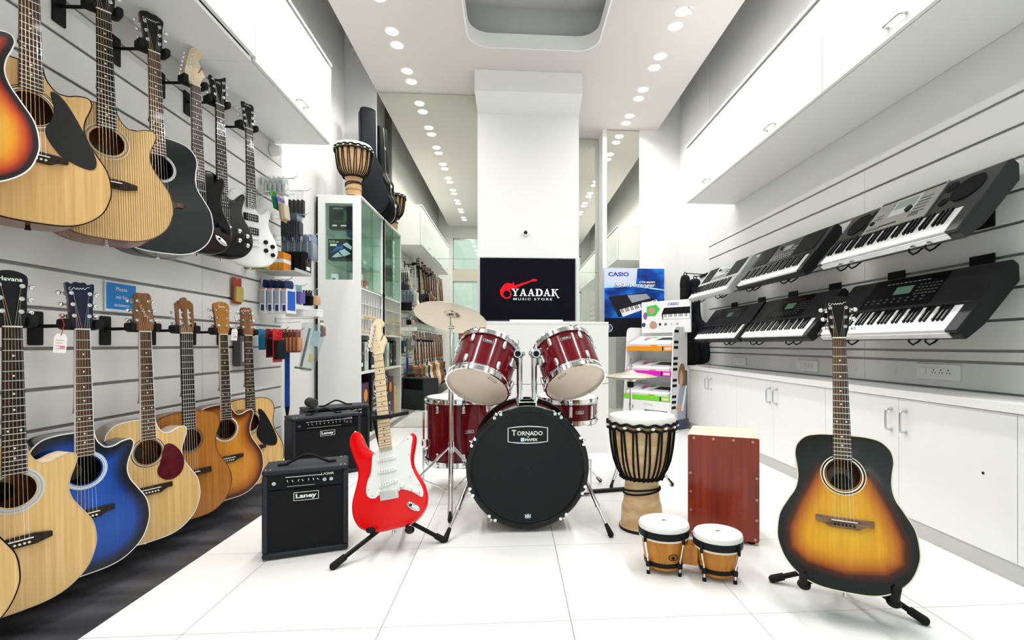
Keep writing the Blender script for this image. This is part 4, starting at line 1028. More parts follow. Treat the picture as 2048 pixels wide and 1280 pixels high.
# lower row --------------------------------------------------------
l1 = acoustic('acoustic_guitar','natural acoustic guitar at the bottom left corner, only its lower body in view',dict(top=SPRUCE2,binding=INKB,head='arch'),G_LO)
l2 = acoustic('acoustic_guitar','natural cutaway acoustic guitar with a broad black arched head, lower row',dict(right=CUT,top=SPRUCE2,side=MAPLE,back=MAHOG,binding=mat('tan binding',(.62,.45,.25),.4),rosette=((.053,.056,GREY),(.0565,.060,PALEB),(.0605,.0625,GREY),(.064,.070,mat('pale grey ring',(.62,.62,.6),.4))),head='arch',logo=('Havana',.055,.145),single=True,bridge='wing',labelm=INKB,fbb=None),G_LO)  # dark back colour stands for the shade seen through the sound hole
l3 = acoustic('acoustic_guitar','bright blue burst cutaway acoustic guitar with a navy head, lower row',dict(right=CUT,top=BLUEB,side=mat('dark teal lacquer',(.006,.02,.03),.10,coat=.7),binding=WHITE,rosette=RL,head='crown',headm=BLUEK,logo=('script',.05,.143),single=True,fbm=ROSEW,fbb=WHITE),G_LO)
l4 = acoustic('acoustic_guitar','natural cutaway acoustic guitar with a dark red tortoiseshell pickguard, lower row',dict(right=CUT,top=SPRUCE2,side=mat('pale flamed side',(.42,.36,.30),.25,coat=.4),back=MAHOG,binding=WHITE,rosette=((.0515,.0535,INKB),(.054,.0585,CREAM),(.059,.0615,INKB)),head='taper',headm=BROWNW,logo=('vscript',.05,.08),guard=TORG,guardm=TORT,single=True,fbm=ROSEW,fbb=WHITE,button=CHROME),G_LO)  # back coloured dark so the hole interior looks shaded behind pale sides
rt = MB()
for k in range(44):
    a = 2*PI*k/44; rt.disc((.0562*math.cos(a),.367+.0562*math.sin(a)),.0014,-.0010,6)
rt.build('rosette_beads', INKB, l4, recalc=False, smooth=0)
l5 = acoustic('classical_guitar','orange brown classical guitar with a slotted head, lower row',dict(shape=FOLK,top=CEDAR,side=MAHOG,binding=mat('brown binding',(.12,.05,.02),.4),rosette=((.050,.058,mat('mosaic rosette',(.16,.09,.04),.4)),(.060,.0615,INKB)),head='classic',headm=BROWNW,slot=True,wn=.052,inlay=(),bridge='classic',bw=.09,bridgem=EBONY,strm=mat('nylon string',(.75,.74,.7),.3),single=True),G_LO)
l6 = acoustic('acoustic_guitar','honey sunburst cutaway acoustic guitar with an orange head and white price tag, lower row',dict(shape=FOLK,right=CUT,top=HONEY,side=mat('dark brown lacquer',(.08,.02,.006),.15,coat=.6),binding=CREAM,rosette=((.053,.0565,INKB),(.057,.0625,CREAM),(.063,.066,GREY)),head='arch',headm=wood('orange veneer',(.42,.16,.02),(.52,.22,.04),90,3,.2,.5),logo=('Havana',.034,.145),fbb=CREAM),G_LO)
l7 = acoustic('acoustic_guitar','natural acoustic guitar with a black pickguard beside the amplifiers, farthest in the lower row',dict(top=SPRUCE,guard=YB,guardm=INKB,rosette=RD,binding=INKB,head='taper',headm=BROWNW,logo=('script',.03,.14)),G_LO)
hang(l1,1.335,LO_Z,hl=hl % 'natural guitar at the bottom left corner')
hang(l2,1.603,LO_Z,lean=2,hl=hl % 'natural guitar with the broad black head, lower row')
hang(l3,1.848,LO_Z,lean=2,hl=hl % 'bright blue guitar')
hang(l4,2.146,LO_Z,hl=hl % 'guitar with the tortoiseshell pickguard')
hang(l5,2.406,LO_Z,alpha=60,hl=hl % 'orange brown classical guitar')
hang(l6,2.701,LO_Z,alpha=60,hl=hl % 'honey sunburst guitar')
hang(l7,2.945,LO_Z,alpha=60,hl=hl % 'natural guitar beside the amplifiers')
def swing_tag(x, y, z, label, rz, mm=INKW):
    t = thing('price_tag', label, 'tag', (x,y,z), rz, rot=(0,R(4),rz))
    MB().prism([(-.016,-.062),(.016,-.062),(.016,-.012),(.010,0),(-.010,0),(-.016,-.012)],0,.0008).build('card', WHITE, t)
    m = MB()
    for k in range(4): m.rect(-.011,.008-.003*(k%2),-.022-.009*k,-.020-.009*k,-.0004)
    m.rect(.0,.012,-.048,-.038,-.0006); m.build('print', mat('faded red print',(.75,.25,.25),.6), t, recalc=False, smooth=0)
    MB().tube([(0,0,-.006),(.004,-.004,.03),(-.006,.002,.065)],.0012,5).build('string', REDP, t)
swing_tag(-1.455,1.690,.925,'white price tag on a red string at the head of the black headed guitar',R(60))
swing_tag(-1.47,2.715,.975,'white price tag hanging from the orange head of the honey sunburst guitar',R(60))
# guitars farther toward the shop front, seen only in the mirror --------------
G_M = 'guitars near the shop front, seen in the mirror'
more_up = [(u4,'gloss black dreadnought'),(u2,'natural guitar with black pickguard'),(u5,'tobacco burst electric guitar'),(u3,'zebra wood guitar'),(u1,'cherry sunburst guitar')]
for k, (src, _) in enumerate(more_up):
    q = dup(src, label=_+' toward the shop front, upper row, seen only in the mirror', group=G_M)
    hang(q, 1.10-.275*k, UP_Z, hl=None)
for k, (src, _) in enumerate(((l4,'tortoiseshell guarded guitar'),(l2,'natural cutaway guitar'),(l7,'natural guitar with black pickguard'),(l5,'orange classical guitar'),(l3,'blue burst guitar'))):
    q = dup(src, label=_+' toward the shop front, lower row, seen only in the mirror', group=G_M)
    hang(q, 1.06-.275*k, LO_Z)
# wall sign ---------------------------------------------------------
t = thing('wall_sign','bright blue sign asking customers to ask for assistance, on the slatwall','sign',(XL+.008,2.225,1.03),rot=(0,0,PI/2))
MB().box(-.085,.085,0,.005,0,.125).build('frame', mat('clear frame',(.75,.8,.85),.2), t)
MB().rect(-.080,.080,.010,.120,-.0006).build('print', mat('sky blue print',(.01,.22,.62),.4), t, recalc=False, smooth=0)
for k, s_ in enumerate(('Please','ask for','assistance')): lettering(s_, INKW, t, h=(.017,.016,.013)[k], c=(0,-.001,.097-.034*k))
# ================================================================== amplifiers
TOLEX = mat('black tolex', (0.017,0.019,0.026), 0.5, spec=.35, bump=0.5, vscale=500)
GRILLE = mat('black grille cloth', (0.016,0.016,0.018), 0.8, bump=0.8, vscale=700)
def amplifier(label, loc, rz, w, h, d, knobs, ptxt, logo=True, front=True):
    t = thing('guitar_amplifier', label, 'amplifier', loc, rz)
    hw = w/2; e = .022; y0 = 0.0
    m = MB()
    m.box(-hw,hw,0,d,h-e,h).box(-hw,hw,0,d,.006,.006+e).box(-hw,-hw+e,0,d,.006+e,h-e).box(hw-e,hw,0,d,.006+e,h-e)
    m.build('cabinet', TOLEX, t, bevel=.008, seg=3)
    MB().box(-hw+e,hw-e,.10,.11,.006+e,h-e).build('inner_panel', MATTE, t)
    MB().box(-hw+e,hw-e,d-.02,d-.01,.006+e,h*.62).build('back_panel', TOLEX, t)
    ph = .062
    MB().box(-hw+e,hw-e,.010,.02,.006+e,h-e-ph-.004).build('grille', GRILLE, t)
    p = MB().box(-hw+e,hw-e,.008,.05,h-e-ph,h-e).build('control_panel', mat('black control panel',(.010,.011,.013),.35), t)
    zc = h-e-ph*.5
    for k in range(knobs):
        x = -hw+e+.075+k*(w-2*e-.17)/(knobs-1)
        kb = MB().lathe([(.0095,0),(.0092,-.010),(.0075,-.013),(.001,-.0132)],14,axis='Y',c=(x,.008,zc)).build('knob', BLACK, t)
        a = random.uniform(-.8,.8)
        q = MB(); q.M = Matrix.Translation((x,0,zc)) @ Matrix.Rotation(a,4,'Y'); q.rect(-.0011,.0011,.0,.0095,-.0056); q.build('pointer', INKW, kb, recalc=False, smooth=0)
    m = MB()
    for k in range(knobs):
        x = -hw+e+.075+k*(w-2*e-.17)/(knobs-1); m.rect(x-.010,x+.010,zc+.016,zc+.019,.0076)
    m.rect(-hw+e+.07,hw-e-.11,zc-.022,zc-.0205,.0076); m.build('panel_print', INKW, t, recalc=False, smooth=0)
    for x in (-hw+e+.022, hw-e-.072, hw-e-.046):
        MB().lathe([(.0075,0),(.0075,-.003),(.0045,-.003),(.0045,.002)],14,axis='Y',c=(x,.008,zc-.004)).build('jack_socket', STEEL, t)
    MB().box(hw-e-.026,hw-e-.010,.003,.009,zc-.010,zc+.010).build('power_switch', BLACK, t, bevel=.001)
    lettering(ptxt, INKW, t, w=.05, h=.010, c=(hw-e-.06,.0074,zc+.020), shear=.2, bold=.01)
    if logo:
        lz = h-e-ph-.035; lw, lh = .048, .018
        MB().rprism(rrect(-lw,lw,lz-lh,lz+lh,.004),.006,.0102,.001).build('badge', BLACK, t)
        m = MB()
        for a in ((-lw,lw,lz+lh-.002,lz+lh),(-lw,lw,lz-lh,lz-lh+.002),(-lw,-lw+.002,lz-lh,lz+lh),(lw-.002,lw,lz-lh,lz+lh)): m.rect(*a,.0056)
        m.build('badge_border', INKW, t, recalc=False, smooth=0)
        lettering('Laney', INKW, t, w=.080, h=.024, c=(0,.0056,lz-.001), bold=.035)
    hp = spline([(-.105,d*.42,h+.004),(-.085,d*.42,h+.004),(-.055,d*.42,h+.018),(0,d*.42,h+.040),(.055,d*.42,h+.018),(.085,d*.42,h+.004),(.105,d*.42,h+.004)],4,closed=False)
    m = MB(); m.tube(hp,.006,8); m.box(-.115,-.080,d*.42-.011,d*.42+.011,h,h+.008).box(.080,.115,d*.42-.011,d*.42+.011,h,h+.008)
    m.build('carry_handle', RUBBER, t)
    m = MB()
    for x in (-hw+.014,hw-.014,-hw+.03,hw-.03):
        for y in (.014,d-.014): m.lathe([(.0035,h),(.002,h+.0015)],8,c=(x,y,0))
    tag(m.build('corner_rivets', STEEL, t), kind='stuff')
    for x in (-hw+.03,hw-.03):
        for y in (.03,d-.03): MB().cyl((x,y,0),(x,y,.008),.011,n=10).build('foot', RUBBER, t)
    return t
def mid(a, b): return ((a[0]+b[0])/2,(a[1]+b[1])/2,0)
amplifier('small black guitar amplifier on the tiles left of the red guitar', mid((-1.024,2.085),(-.711,2.187)), math.atan2(.102,.313), .33, .372, .19, 7, 'LX20R')
amplifier('larger black guitar amplifier behind the small one, beside the hung guitars', mid((-1.416,3.27),(-1.066,3.547)), math.atan2(.277,.35), .446, .415, .19, 10, 'LX65R')
a3 = amplifier('black guitar amplifier with a rounded top corner, rearmost of the three, half hidden', mid((-1.44,3.56),(-1.085,3.84)), math.atan2(.28,.355), .45, .437, .19, 9, 'LX', logo=True)
t = thing('microphone_windscreen','dark grey foam cylinder lying on the rearmost amplifier','windscreen',(-1.44,3.63,.443),R(38))
MB().lathe([(.028,-.06),(.034,-.05),(.034,.04),(.02,.062)],20,axis='Y',c=(0,0,.034)).build('foam', mat('grey foam',(.06,.06,.06),.95,bump=1,vscale=200), t)

# ================================================================== stands with guitars
STB = mat('black satin tube',(0.013,0.013,0.014),0.35)
def bodyM(x, y, z, alpha, lean, roll): return Matrix.Translation((x,y,z)) @ Matrix.Rotation(R(alpha),4,'Z') @ Matrix.Rotation(-R(lean),4,'X') @ Matrix.Rotation(R(roll),4,'Y')
red = electric('electric_guitar','bright red electric guitar with maple neck and white pickguard on a floor stand',dict(body=REDL,single=True,fbm=wood('maple fingerboard',(.78,.56,.32),(.86,.66,.42),80,3,.3,.4),inlm=INKB,fretm=mat('dark fret',(.30,.26,.22),.35,.7),logo=('JAXN','side',INKB)))
red.matrix_basis = bodyM(-.628,2.06,.098,-4,-19.5,-7.0) if False else Matrix.Translation((-.512,2.135,.105)) @ Matrix.Rotation(R(-3),4,'Z') @ Matrix.Rotation(-R(21),4,'X') @ Matrix.Rotation(R(-10.5),4,'Y')
for k,(x,y,z) in enumerate(((.004,.055,.04),(-.004,.080,.075))):
    MB().cyl((x,-.0025+.0,red['zn']+z),(x,-.0085,red['zn']+z),.004,n=8).build('string_tree', STEEL, red)
def gstand(label, loc, rz, feet, yokes, mast, top, bar=True):
    """feet: floor ends; yokes: cradle arm tips; mast from hub to top clamp (world offsets)"""
    t = thing('guitar_stand', label, 'guitar stand', loc, rz)
    hub = Vector(mast[0])
    for f in feet:
        f = Vector(f); d = (f-hub)
        MB().cyl(hub,f,.0095,n=12).build('leg', STB, t)
        MB().cyl(hub+d*.84,f+d*.01,.0135,.0145,n=12).sphere(tuple(f+d*.01),.0145,12,8).build('rubber_foot', RUBBER, t)
    for a, b, c in yokes:
        MB().tube([a,b],.0085,10).build('cradle_arm', STB, t)
        MB().sphere(b,.020,12,8,(1,1.2,.8)).tube([b,c],[.015,.011],10).sphere(c,.0115,10,8).build('cradle_pad', RUBBER, t)
    MB().cyl(mast[0],mast[1],.0125,n=14).build('mast', STB, t)
    MB().sphere(mast[0],.024,14,10,(1,1,1.2)).build('hub', BLACK, t)
    return t
# red guitar stand: feet at the floor points seen in the photograph
g1 = gstand('black folding tripod stand holding up the red electric guitar', (-.51,2.23,0), 0,
      [(-.197,-.225,.014),(.196,.012,.014),(-.02,.30,.014)],
      [((0,0,.14),(-.085,-.075,.095),(-.088,-.135,.118)),((0,0,.14),(.065,-.055,.085),(.068,-.118,.108))],
      [(0,0.0,.13),(-.155,.185,.553)], None)
MB().tube(spline([(-.155,.185,.553),(-.135,.10,.556),(-.10,.052,.560),(-.05,.040,.566),(.0,.055,.574),(.03,.075,.578)],4,closed=False),.009,8).build('neck_bracket', RUBBER, g1)
MB().sphere((-.155,.185,.555),.018,12,8).build('neck_knuckle', BLACK, g1)
sun_g = acoustic('acoustic_guitar','black and amber sunburst dreadnought acoustic guitar on a floor stand in the right foreground',dict(burstfn=amber,top=SUNT,side=BLACKG,back=MAHOG,binding=mat('aged ivory binding',(.75,.68,.50),.3),rosette=((.0525,.0545,INKB),(.055,.0595,CREAM),(.0605,.0635,INKB),(.0645,.0675,CREAM)),head='flare',logo=('script',.05,.143),single=True,bridgem=BRIDGEW,fbm=ROSEW,pinm=INKB,labelm=mat('dark round label',(.03,.03,.03),.6),depth=.115))
sun_g.matrix_basis = Matrix.Translation((1.052,1.49,.105)) @ Matrix.Rotation(R(-31),4,'Z') @ Matrix.Rotation(-R(21),4,'X') @ Matrix.Rotation(R(0.0),4,'Y')
SP = lambda x, y, z: tuple((sun_g.matrix_basis @ Vector((x,y,z))) - Vector((1.18,1.70,0)))
g2 = gstand('low black folding stand under the sunburst acoustic guitar', (1.18,1.70,0), 0,
      [(-.205,.085,.014),(.126,-.215,.014),(.10,.20,.014)],
      [((0,0,.09),SP(-.118,.03,.000),SP(-.122,-.024,.040)),((0,0,.09),SP(.128,.03,.000),SP(.132,-.024,.040))],
      [(0,0,.10),(.03,.12,.40)], None)
for l in (red, sun_g): pass

# ================================================================== drum kit
WINE = mat('wine red drum wrap',(0.135,0.002,0.008),0.14,coat=0.5)
WINEB = mat('wine red drum wrap',(0.135,0.002,0.008))
SKINC = mat('clear drum head',(0.80,0.69,0.56),0.25,vary=.05,vscale=9)
SKINW = mat('coated white drum head',(0.82,0.81,0.78),0.55,vary=.03,vscale=14)
def lug(t, c, ang, R_, z0, z1, size=(.014,.012,.045)):
    """tension lug on a shell of radius R_ around +Z axis, z0..z1"""
    ca, sa = math.cos(ang), math.sin(ang); M = Matrix.Rotation(ang,4,'Z')
    for zc, sgn in ((z1-.05,1),(z0+.05,-1)):
        if zc is None: continue
        m = MB(); m.M = M; m.rprism(rrect(-.010,.010,zc-.022,zc+.022,.008),-R_-.016,-R_+.002,.007)
        m2 = MB(); m2.M = M
        zt = z1+.004 if sgn > 0 else z0-.004
        m2.cyl((0,-R_-.012,zc+sgn*.02),(0,-R_-.012,zt),.0026,n=8).cyl((0,-R_-.012,zt-.002),(0,-R_-.012,zt+sgn*.008),.005,n=8).box(-.008,.008,-R_-.016,-R_+.001,min(zt,zt-sgn*.012),max(zt,zt-sgn*.012))
        l = m.build('lug', CHROME, t); m2.build('tension_rod', CHROME, l)
def shell(t, r, h, nlug, badge=None, hoop=True, head=SKINC, bhead=SKINC, bot=True, a0=0.0):
    MB().lathe([(r-.003,.004),(r,.006),(r,h-.006),(r-.003,h-.004)],48,caps=False).build('shell', WINE, t)
    for nm, z, hd, s in (('top_head',h,head,1),('bottom_head',0,bhead,-1)):
        MB().lathe([(r+.002,z-s*.010),(r+.002,z-s*.001),(r-.012,z+s*.001),(.0005,z+s*.001)],48,caps=False).build(nm, hd, t)
        MB().lathe([(r+.003,z-s*.020),(r+.011,z-s*.020),(r+.011,z-s*.016),(r+.006,z-s*.014),(r+.006,z+s*.010),(r+.010,z+s*.013),(r+.002,z+s*.014),(r+.002,z-s*.016)],48,caps=False).build('hoop', CHROME, t)
    for k in range(nlug): lug(t, None, a0+2*PI*k/nlug, r, 0, h)
    if badge:
        an, zc = badge; m = MB(); m.M = Matrix.Rotation(an,4,'Z'); m.rprism(rrect(-.026,.026,zc-.009,zc+.009,.004),-r-.004,-r+.002,.001); b = m.build('badge', CHROME, t)
        m = MB(); m.M = Matrix.Rotation(an,4,'Z'); m.rect(-.023,.023,zc-.0065,zc+.0065,-r-.0044); m.build('badge_plate', INKB, b, recalc=False, smooth=0)
        lettering('TORNADO', INKW, t, w=.036, h=.007, M=Matrix.Rotation(an,4,'Z') @ Matrix.Translation((0,-r-.0048,zc)), name='lettering', bold=.02)
# bass drum: local +Z points to the front (-Y world)
bx, by, bz, br, bh = .073, 2.375, .306, .270, .38
bd = thing('bass_drum','bass drum with a black front head lettered Tornado, standing on two chrome spurs','drum',(bx,by,0))
Mb = Matrix.Translation((0,0,bz)) @ Matrix.Rotation(PI/2,4,'X')   # local z -> -y
def bm_(): m = MB(); m.M = Mb; return m
bm_().lathe([(br,-bh),(br,0)],56,caps=False).build('shell', WINE, bd)
HOOPB = mat('black drum hoop',(0.010,0.010,0.011),0.22,coat=.5)
for z in (0.0,-bh-.04): bm_().lathe([(br-.004,z),(br+.020,z),(br+.022,z+.004),(br+.022,z+.036),(br+.018,z+.040),(br+.004,z+.040),(br-.004,z+.034)],64,caps=False).build('hoop', HOOPB, bd)
bm_().lathe([(br+.006,.028),(br-.006,.030),(br-.014,.026),(.0005,.026)],64,caps=False).build('front_head', mat('black drum head',(0.006,0.009,0.010),0.5,spec=.25), bd)
bm_().lathe([(br,-bh-.02),(.0005,-bh-.02)],64,caps=False).build('back_head', SKINW, bd)
for k, a in enumerate([60,26,-22,-54,-126,-158,154,120]):
    a = R(a); dv = Vector((math.cos(a),math.sin(a)))
    m = bm_(); px_, py_ = dv.x*(br+.016), dv.y*(br+.016)
    tx = Vector((-dv.y,dv.x))
    for s in (-1,1):
        q = (px_+tx.x*s*.017, py_+tx.y*s*.017); m.cyl((q[0],q[1],.030),(q[0],q[1],.050),.0095,.0075,n=10).cyl((q[0],q[1],-.06),(q[0],q[1],.03),.004,n=8)
    m.cyl((px_+dv.x*.008,py_+dv.y*.008,.02),(px_+dv.x*.008,py_+dv.y*.008,.052),.0045,n=8).cyl((px_+dv.x*.008,py_+dv.y*.008,.050),(px_+dv.x*.020,py_+dv.y*.020,.050),.003,n=8)
    m.build('claw_hook', CHROME, bd)
for a in (60,26,-22,-54,-126,-158,154,120):
    m = MB(); m.M = Mb @ Matrix.Rotation(R(a+90),4,'Z'); m.rprism(rrect(-.009,.009,-.13,-.08,.008),-br-.016,-br+.002,.006); m.build('lug', CHROME, bd)
for s, fx, fy in ((-1,-.303,2.242),(1,.454,2.25)):
    p0 = Vector((s*(br*.96),.13,bz-.02)); p1 = Vector((fx-bx,fy-by,.012)); q = p0+(p1-p0)*.62
    l = MB().cyl(p0,q,.0095,n=12).cyl(q,p1+(p0-p1)*.05,.0065,n=12).cyl(q+(p0-q)*.03,q+(p0-q)*-.03,.012,n=12).build('spur', CHROME, bd)
    MB().cyl(p1+(p0-p1)*.14,p1,.0085,.014,n=12).sphere(tuple(p1),.0125,10,8).build('rubber_foot', RUBBER, l)
    MB().cbox(tuple(p0),(.03,.05,.05)).build('spur_bracket', CHROME, bd, bevel=.006)
FY = -.026-.0012
lz = bz+.155
top_ = [(-.098,lz+.036),(-.05,lz+.042),(0,lz+.043),(.05,lz+.040),(.098,lz+.030)]; bot_ = [(.098,lz-.030),(.05,lz-.038),(0,lz-.040),(-.05,lz-.037),(-.098,lz-.030)]
top_ = [(-.096,lz+.034),(-.05,lz+.0405),(0,lz+.0425),(.05,lz+.0405),(.096,lz+.034)]; bot_ = [(.096,lz-.034),(.05,lz-.0405),(0,lz-.0425),(-.05,lz-.0405),(-.096,lz-.034)]
Pb = top_+bot_; Ib = inset(Pb,.0045); n = len(Pb)
MB().add([(x,FY,z) for x,z in Pb]+[(x,FY,z) for x,z in Ib],[(i,(i+1)%n,n+(i+1)%n,n+i) for i in range(n)]).build('logo_border', INKW, bd, recalc=False, smooth=0)
lettering('T', INKW, bd, h=.027, w=.021, c=(-.066,FY,lz+.010), bold=.02)
lettering('ORNADO', INKW, bd, w=.122, h=.021, c=(.010,FY,lz+.007), bold=.02)
lettering('BY', INKW, bd, w=.010, h=.006, c=(.002,FY,lz-.0105), bold=.01)
lettering('MAPEX', INKW, bd, w=.060, h=.013, c=(.017,FY,lz-.0235), bold=.03)
MB().flat(rrect(-.034,-.016,lz-.032,lz-.014,.003),FY).build('logo_mark', mat('pale cyan ink',(.6,.8,.85),.5), bd, recalc=False, smooth=0)
cz = bz-.232
MB().flat([(-.013,cz-.004),(-.017,cz-.008),(.017,cz-.008),(.013,cz-.004),(.015,cz+.010),(.007,cz+.003),(.004,cz+.013),(0,cz+.004),(-.004,cz+.013),(-.007,cz+.003),(-.015,cz+.010)],FY).rect(-.010,.010,cz-.012,cz-.010,FY).build('crown_mark', mat('pale blue ink',(.55,.70,.8),.5), bd, recalc=False, smooth=0)
# tom holder on top
hb = MB().box(-.045,.045,.08,.20,bz+br-.012,bz+br+.03); hb.add([(-.04,.09,bz+br+.03),(.04,.09,bz+br+.03),(.04,.19,bz+br+.03),(-.04,.19,bz+br+.03),(-.052,.08,bz+br-.02),(.052,.08,bz+br-.02),(.052,.20,bz+br-.02),(-.052,.20,bz+br-.02)],[(0,1,2,3),(0,4,5,1),(1,5,6,2),(2,6,7,3),(3,7,4,0)])
hb.build('tom_bracket', CHROME, bd, bevel=.004)
YT = .14
for s in (-1,1):
    x = s*.037
    MB().cyl((x,YT,bz+br),(x,YT,.835),.015,n=16).cyl((x,YT,bz+br+.03),(x,YT,bz+br+.05),.019,n=16).build('tom_post', CHROME, bd)
    MB().sphere((x*1.25,YT-.01,.845),.032,16,10,(1.2,1,.85)).cyl((x*1.25,YT-.02,.845),(x*1.25,YT-.042,.845),.020,n=16).build('ball_joint', CHROME, bd)
    MB().cyl((x*1.25,YT-.0425,.845),(x*1.25,YT-.0440,.845),.015,n=16).build('joint_cap', BLACK, bd)
    MB().tube([(x*1.2,YT,.85),(x+s*.02,YT+.01,.862),(x+s*.06,YT+.02,.872)],.009,10).build('tom_arm', CHROME, bd)
    MB().tube([(x+s*.014,YT-.02,.865),(x+s*.005,YT-.03,.915)],.004,8).build('wing_bolt', CHROME, bd)
# rack toms
def axisM(base, up, spin=0):
    up = Vector(up).normalized(); x = Vector((1,0,0)); x = (x-up*x.dot(up)).normalized(); y = up.cross(x)
    M = Matrix.Identity(4)
    for i in range(3): M[i][0] = x[i]; M[i][1] = y[i]; M[i][2] = up[i]
    M.translation = Vector(base)
    return M @ Matrix.Rotation(spin,4,'Z')
for lab, base, up, sp in (('wine red rack tom on the left above the bass drum',(-.170,2.44,.690),(.235,.62,.80),R(6)),
                      ('wine red rack tom on the right above the bass drum',(.318,2.49,.705),(-.235,.62,.80),R(-6))):
    t = thing('rack_tom', lab, 'drum'); t.matrix_basis = axisM(base, up, sp)
    shell(t, .152, .225, 6, badge=(0.0,.165), a0=R(30), head=SKINW)
    m = MB(); a = R(-35) if base[0] > 0 else R(35)
    m.M = Matrix.Rotation(a,4,'Z'); c = .165
    q = MB(); q.M = Matrix.Rotation(PI*.0+a,4,'Z'); q.rprism(rrect(-.006+.06*0-.014,.014,.02,.034,.003),-.0,.0,.0) if False else None
    mk = MB(); mk.M = Matrix.Rotation(R(40) if base[0] < 0 else R(-40),4,'Z'); 
    for x0_,x1_,y0_,y1_ in ((-.024,.024,-.100,-.0975),(-.024,.024,-.114,-.1115),(-.024,-.0215,-.114,-.0975),(.0215,.024,-.114,-.0975)):
        mk.add([(x0_,y0_,-.0016),(x1_,y0_,-.0016),(x1_,y1_,-.0016),(x0_,y1_,-.0016)],[(3,2,1,0)])
    mk.build('head_mark', INKB, t, recalc=False, smooth=0)
    MB().cbox((0,0,0),(.05,.02,.05)).build('mount_bracket', CHROME, t, bevel=.006).matrix_basis = Matrix.Rotation(R(62) if base[0] < 0 else R(-62),4,'Z') @ Matrix.Translation((0,-.158,.12))
# floor tom
ft = thing('floor_tom','wine red floor tom on three chrome legs behind the cymbal stand','drum',(-.328,3.10,0))
sub = MB
F0, FH, FR = .180, .378, .198
def liftM(m): m.M = Matrix.Translation((0,0,F0)); return m
class _L: pass
tmp = thing('floor_tom', None, None)
shell(tmp, FR, FH, 8, badge=(R(22),.20), a0=R(12), head=SKINW)
for ch in list(tmp.children):
    ch.parent = ft; ch.matrix_basis = Matrix.Translation((0,0,F0)) @ ch.matrix_basis
bpy.data.objects.remove(tmp)
for a in (-75,75,180-8):
    a = R(a-90) if False else R(a); x, y = (FR+.022)*math.sin(a), -(FR+.022)*math.cos(a)
    l = MB().tube([(x,y,F0+.30),(x,y,.10),(x*1.03,y*1.03,.06),(x*1.10,y*1.10,.014)],.0055,10).build('leg', CHROME, ft)
    MB().cyl((x*1.08,y*1.08,.03),(x*1.11,y*1.11,0.0),.009,.012,n=10).build('rubber_foot', RUBBER, l)
    m = MB(); m.M = Matrix.Rotation(a,4,'Z'); m.rprism(rrect(-.018,.018,F0+.085,F0+.135,.012),-FR-.034,-FR+.002,.010); m.cyl((.0,-FR-.025,F0+.11),(.035,-FR-.030,F0+.115),.006,n=8); m.build('leg_bracket', CHROME, ft)
def tripod(t, z_hub, spread, angs, r=.006, zb=.06, double=True):
    for a in angs:
        d = Vector((math.cos(R(a)),math.sin(R(a)),0)); p = d*spread+Vector((0,0,.014)); h = Vector((0,0,z_hub))
        n_ = Vector((-d.y,d.x,0))*.008
        m = MB()
        for s in ((-1,1) if double else (0,)): m.cyl(h+n_*s+d*.012,p+n_*s,r*.62 if double else r,n=8)
        mid_ = h+(p-h)*.55; m.cyl(Vector((0,0,zb)),mid_,r*.6,n=8)
        l = m.build('leg', CHROME, t)
        MB().cyl(p+(h-p)*.10,p,.008,.012,n=10).sphere(tuple(p),.012,10,8).build('rubber_foot', RUBBER, l)
    MB().cyl((0,0,z_hub-.03),(0,0,z_hub+.03),.017,n=14).cyl((0,0,zb-.02),(0,0,zb+.02),.015,n=14).build('hub', CHROME, t)
# snare on its stand
SNX, SNY = .340, 3.07
st = thing('snare_stand','chrome tripod stand under the snare drum','stand',(SNX,SNY,0))
MB().cyl((0,0,.06),(0,0,.36),.010,n=14).build('pole', CHROME, st); tripod(st,.24,.24,(-100,20,140))
for a in (-60,60,180):
    x, y = math.sin(R(a)), math.cos(R(a)); m = MB().tube([(0,0,.355),(x*.10,y*.10,.385),(x*.190,y*.190,.400),(x*.207,y*.207,.440)],.006,8); l = m.build('arm', CHROME, st)
    MB().cyl((x*.207,y*.207,.43),(x*.207,y*.207,.462),.010,n=10).build('rubber_tip', RUBBER, l)
sn = thing('snare_drum','shallow wine red snare drum on a stand right of the tom posts','drum'); sn.matrix_basis = axisM((SNX,SNY,.425),(.02,-.03,1),0)
shell(sn,.178,.135,8,badge=(R(18),.07),a0=R(0),head=SKINW)
# crash cymbal stand
CX, CY = -.345, 2.80
cs = thing('cymbal_stand','chrome double braced cymbal stand left of the bass drum','stand',(CX,CY,0))
MB().cyl((0,0,.03),(0,0,.62),.0125,n=16).cyl((0,0,.58),(0,0,.65),.016,n=14).cyl((0,0,.62),(0,0,1.00),.0085,n=14).build('pole', CHROME, cs)
tripod(cs,.315,.315,(-84,-172,50),r=.008)
MB().tube([(0,0,1.0),(-.004,.006,1.02),(0,0,1.055)],.005,8).cyl((-.012,0,.985),(.02,0,.985),.010,n=10).build('tilter', CHROME, cs)
MB().lathe([(.012,1.055),(.014,1.058),(.014,1.066),(.008,1.068)],14).build('felt_washer', mat('grey felt',(.2,.2,.2),.9), cs)
BRASS = mat('brass cymbal',(0.60,0.54,0.43),0.34,0.9,vary=.1,vscale=6)
def cymbal(name, label, r, M, bell=.05, bow=.022, cat='cymbal'):
    t = thing(name, label, cat); t.matrix_basis = M
    prof = [(.004,.030),(.016,.029),(.030,.024),(bell*.82,.014),(bell,.009)]
    k = 10
    for i in range(1,k+1): q = i/k; prof.append((bell+(r-bell)*q,.009-bow*(q**1.6)))
    back = [(x,z-.0014) for x,z in reversed(prof)]
    m = MB().lathe(prof+back,64,caps=False); m.build('bronze', BRASS, t, smooth=50)
    g = MB()
    return t
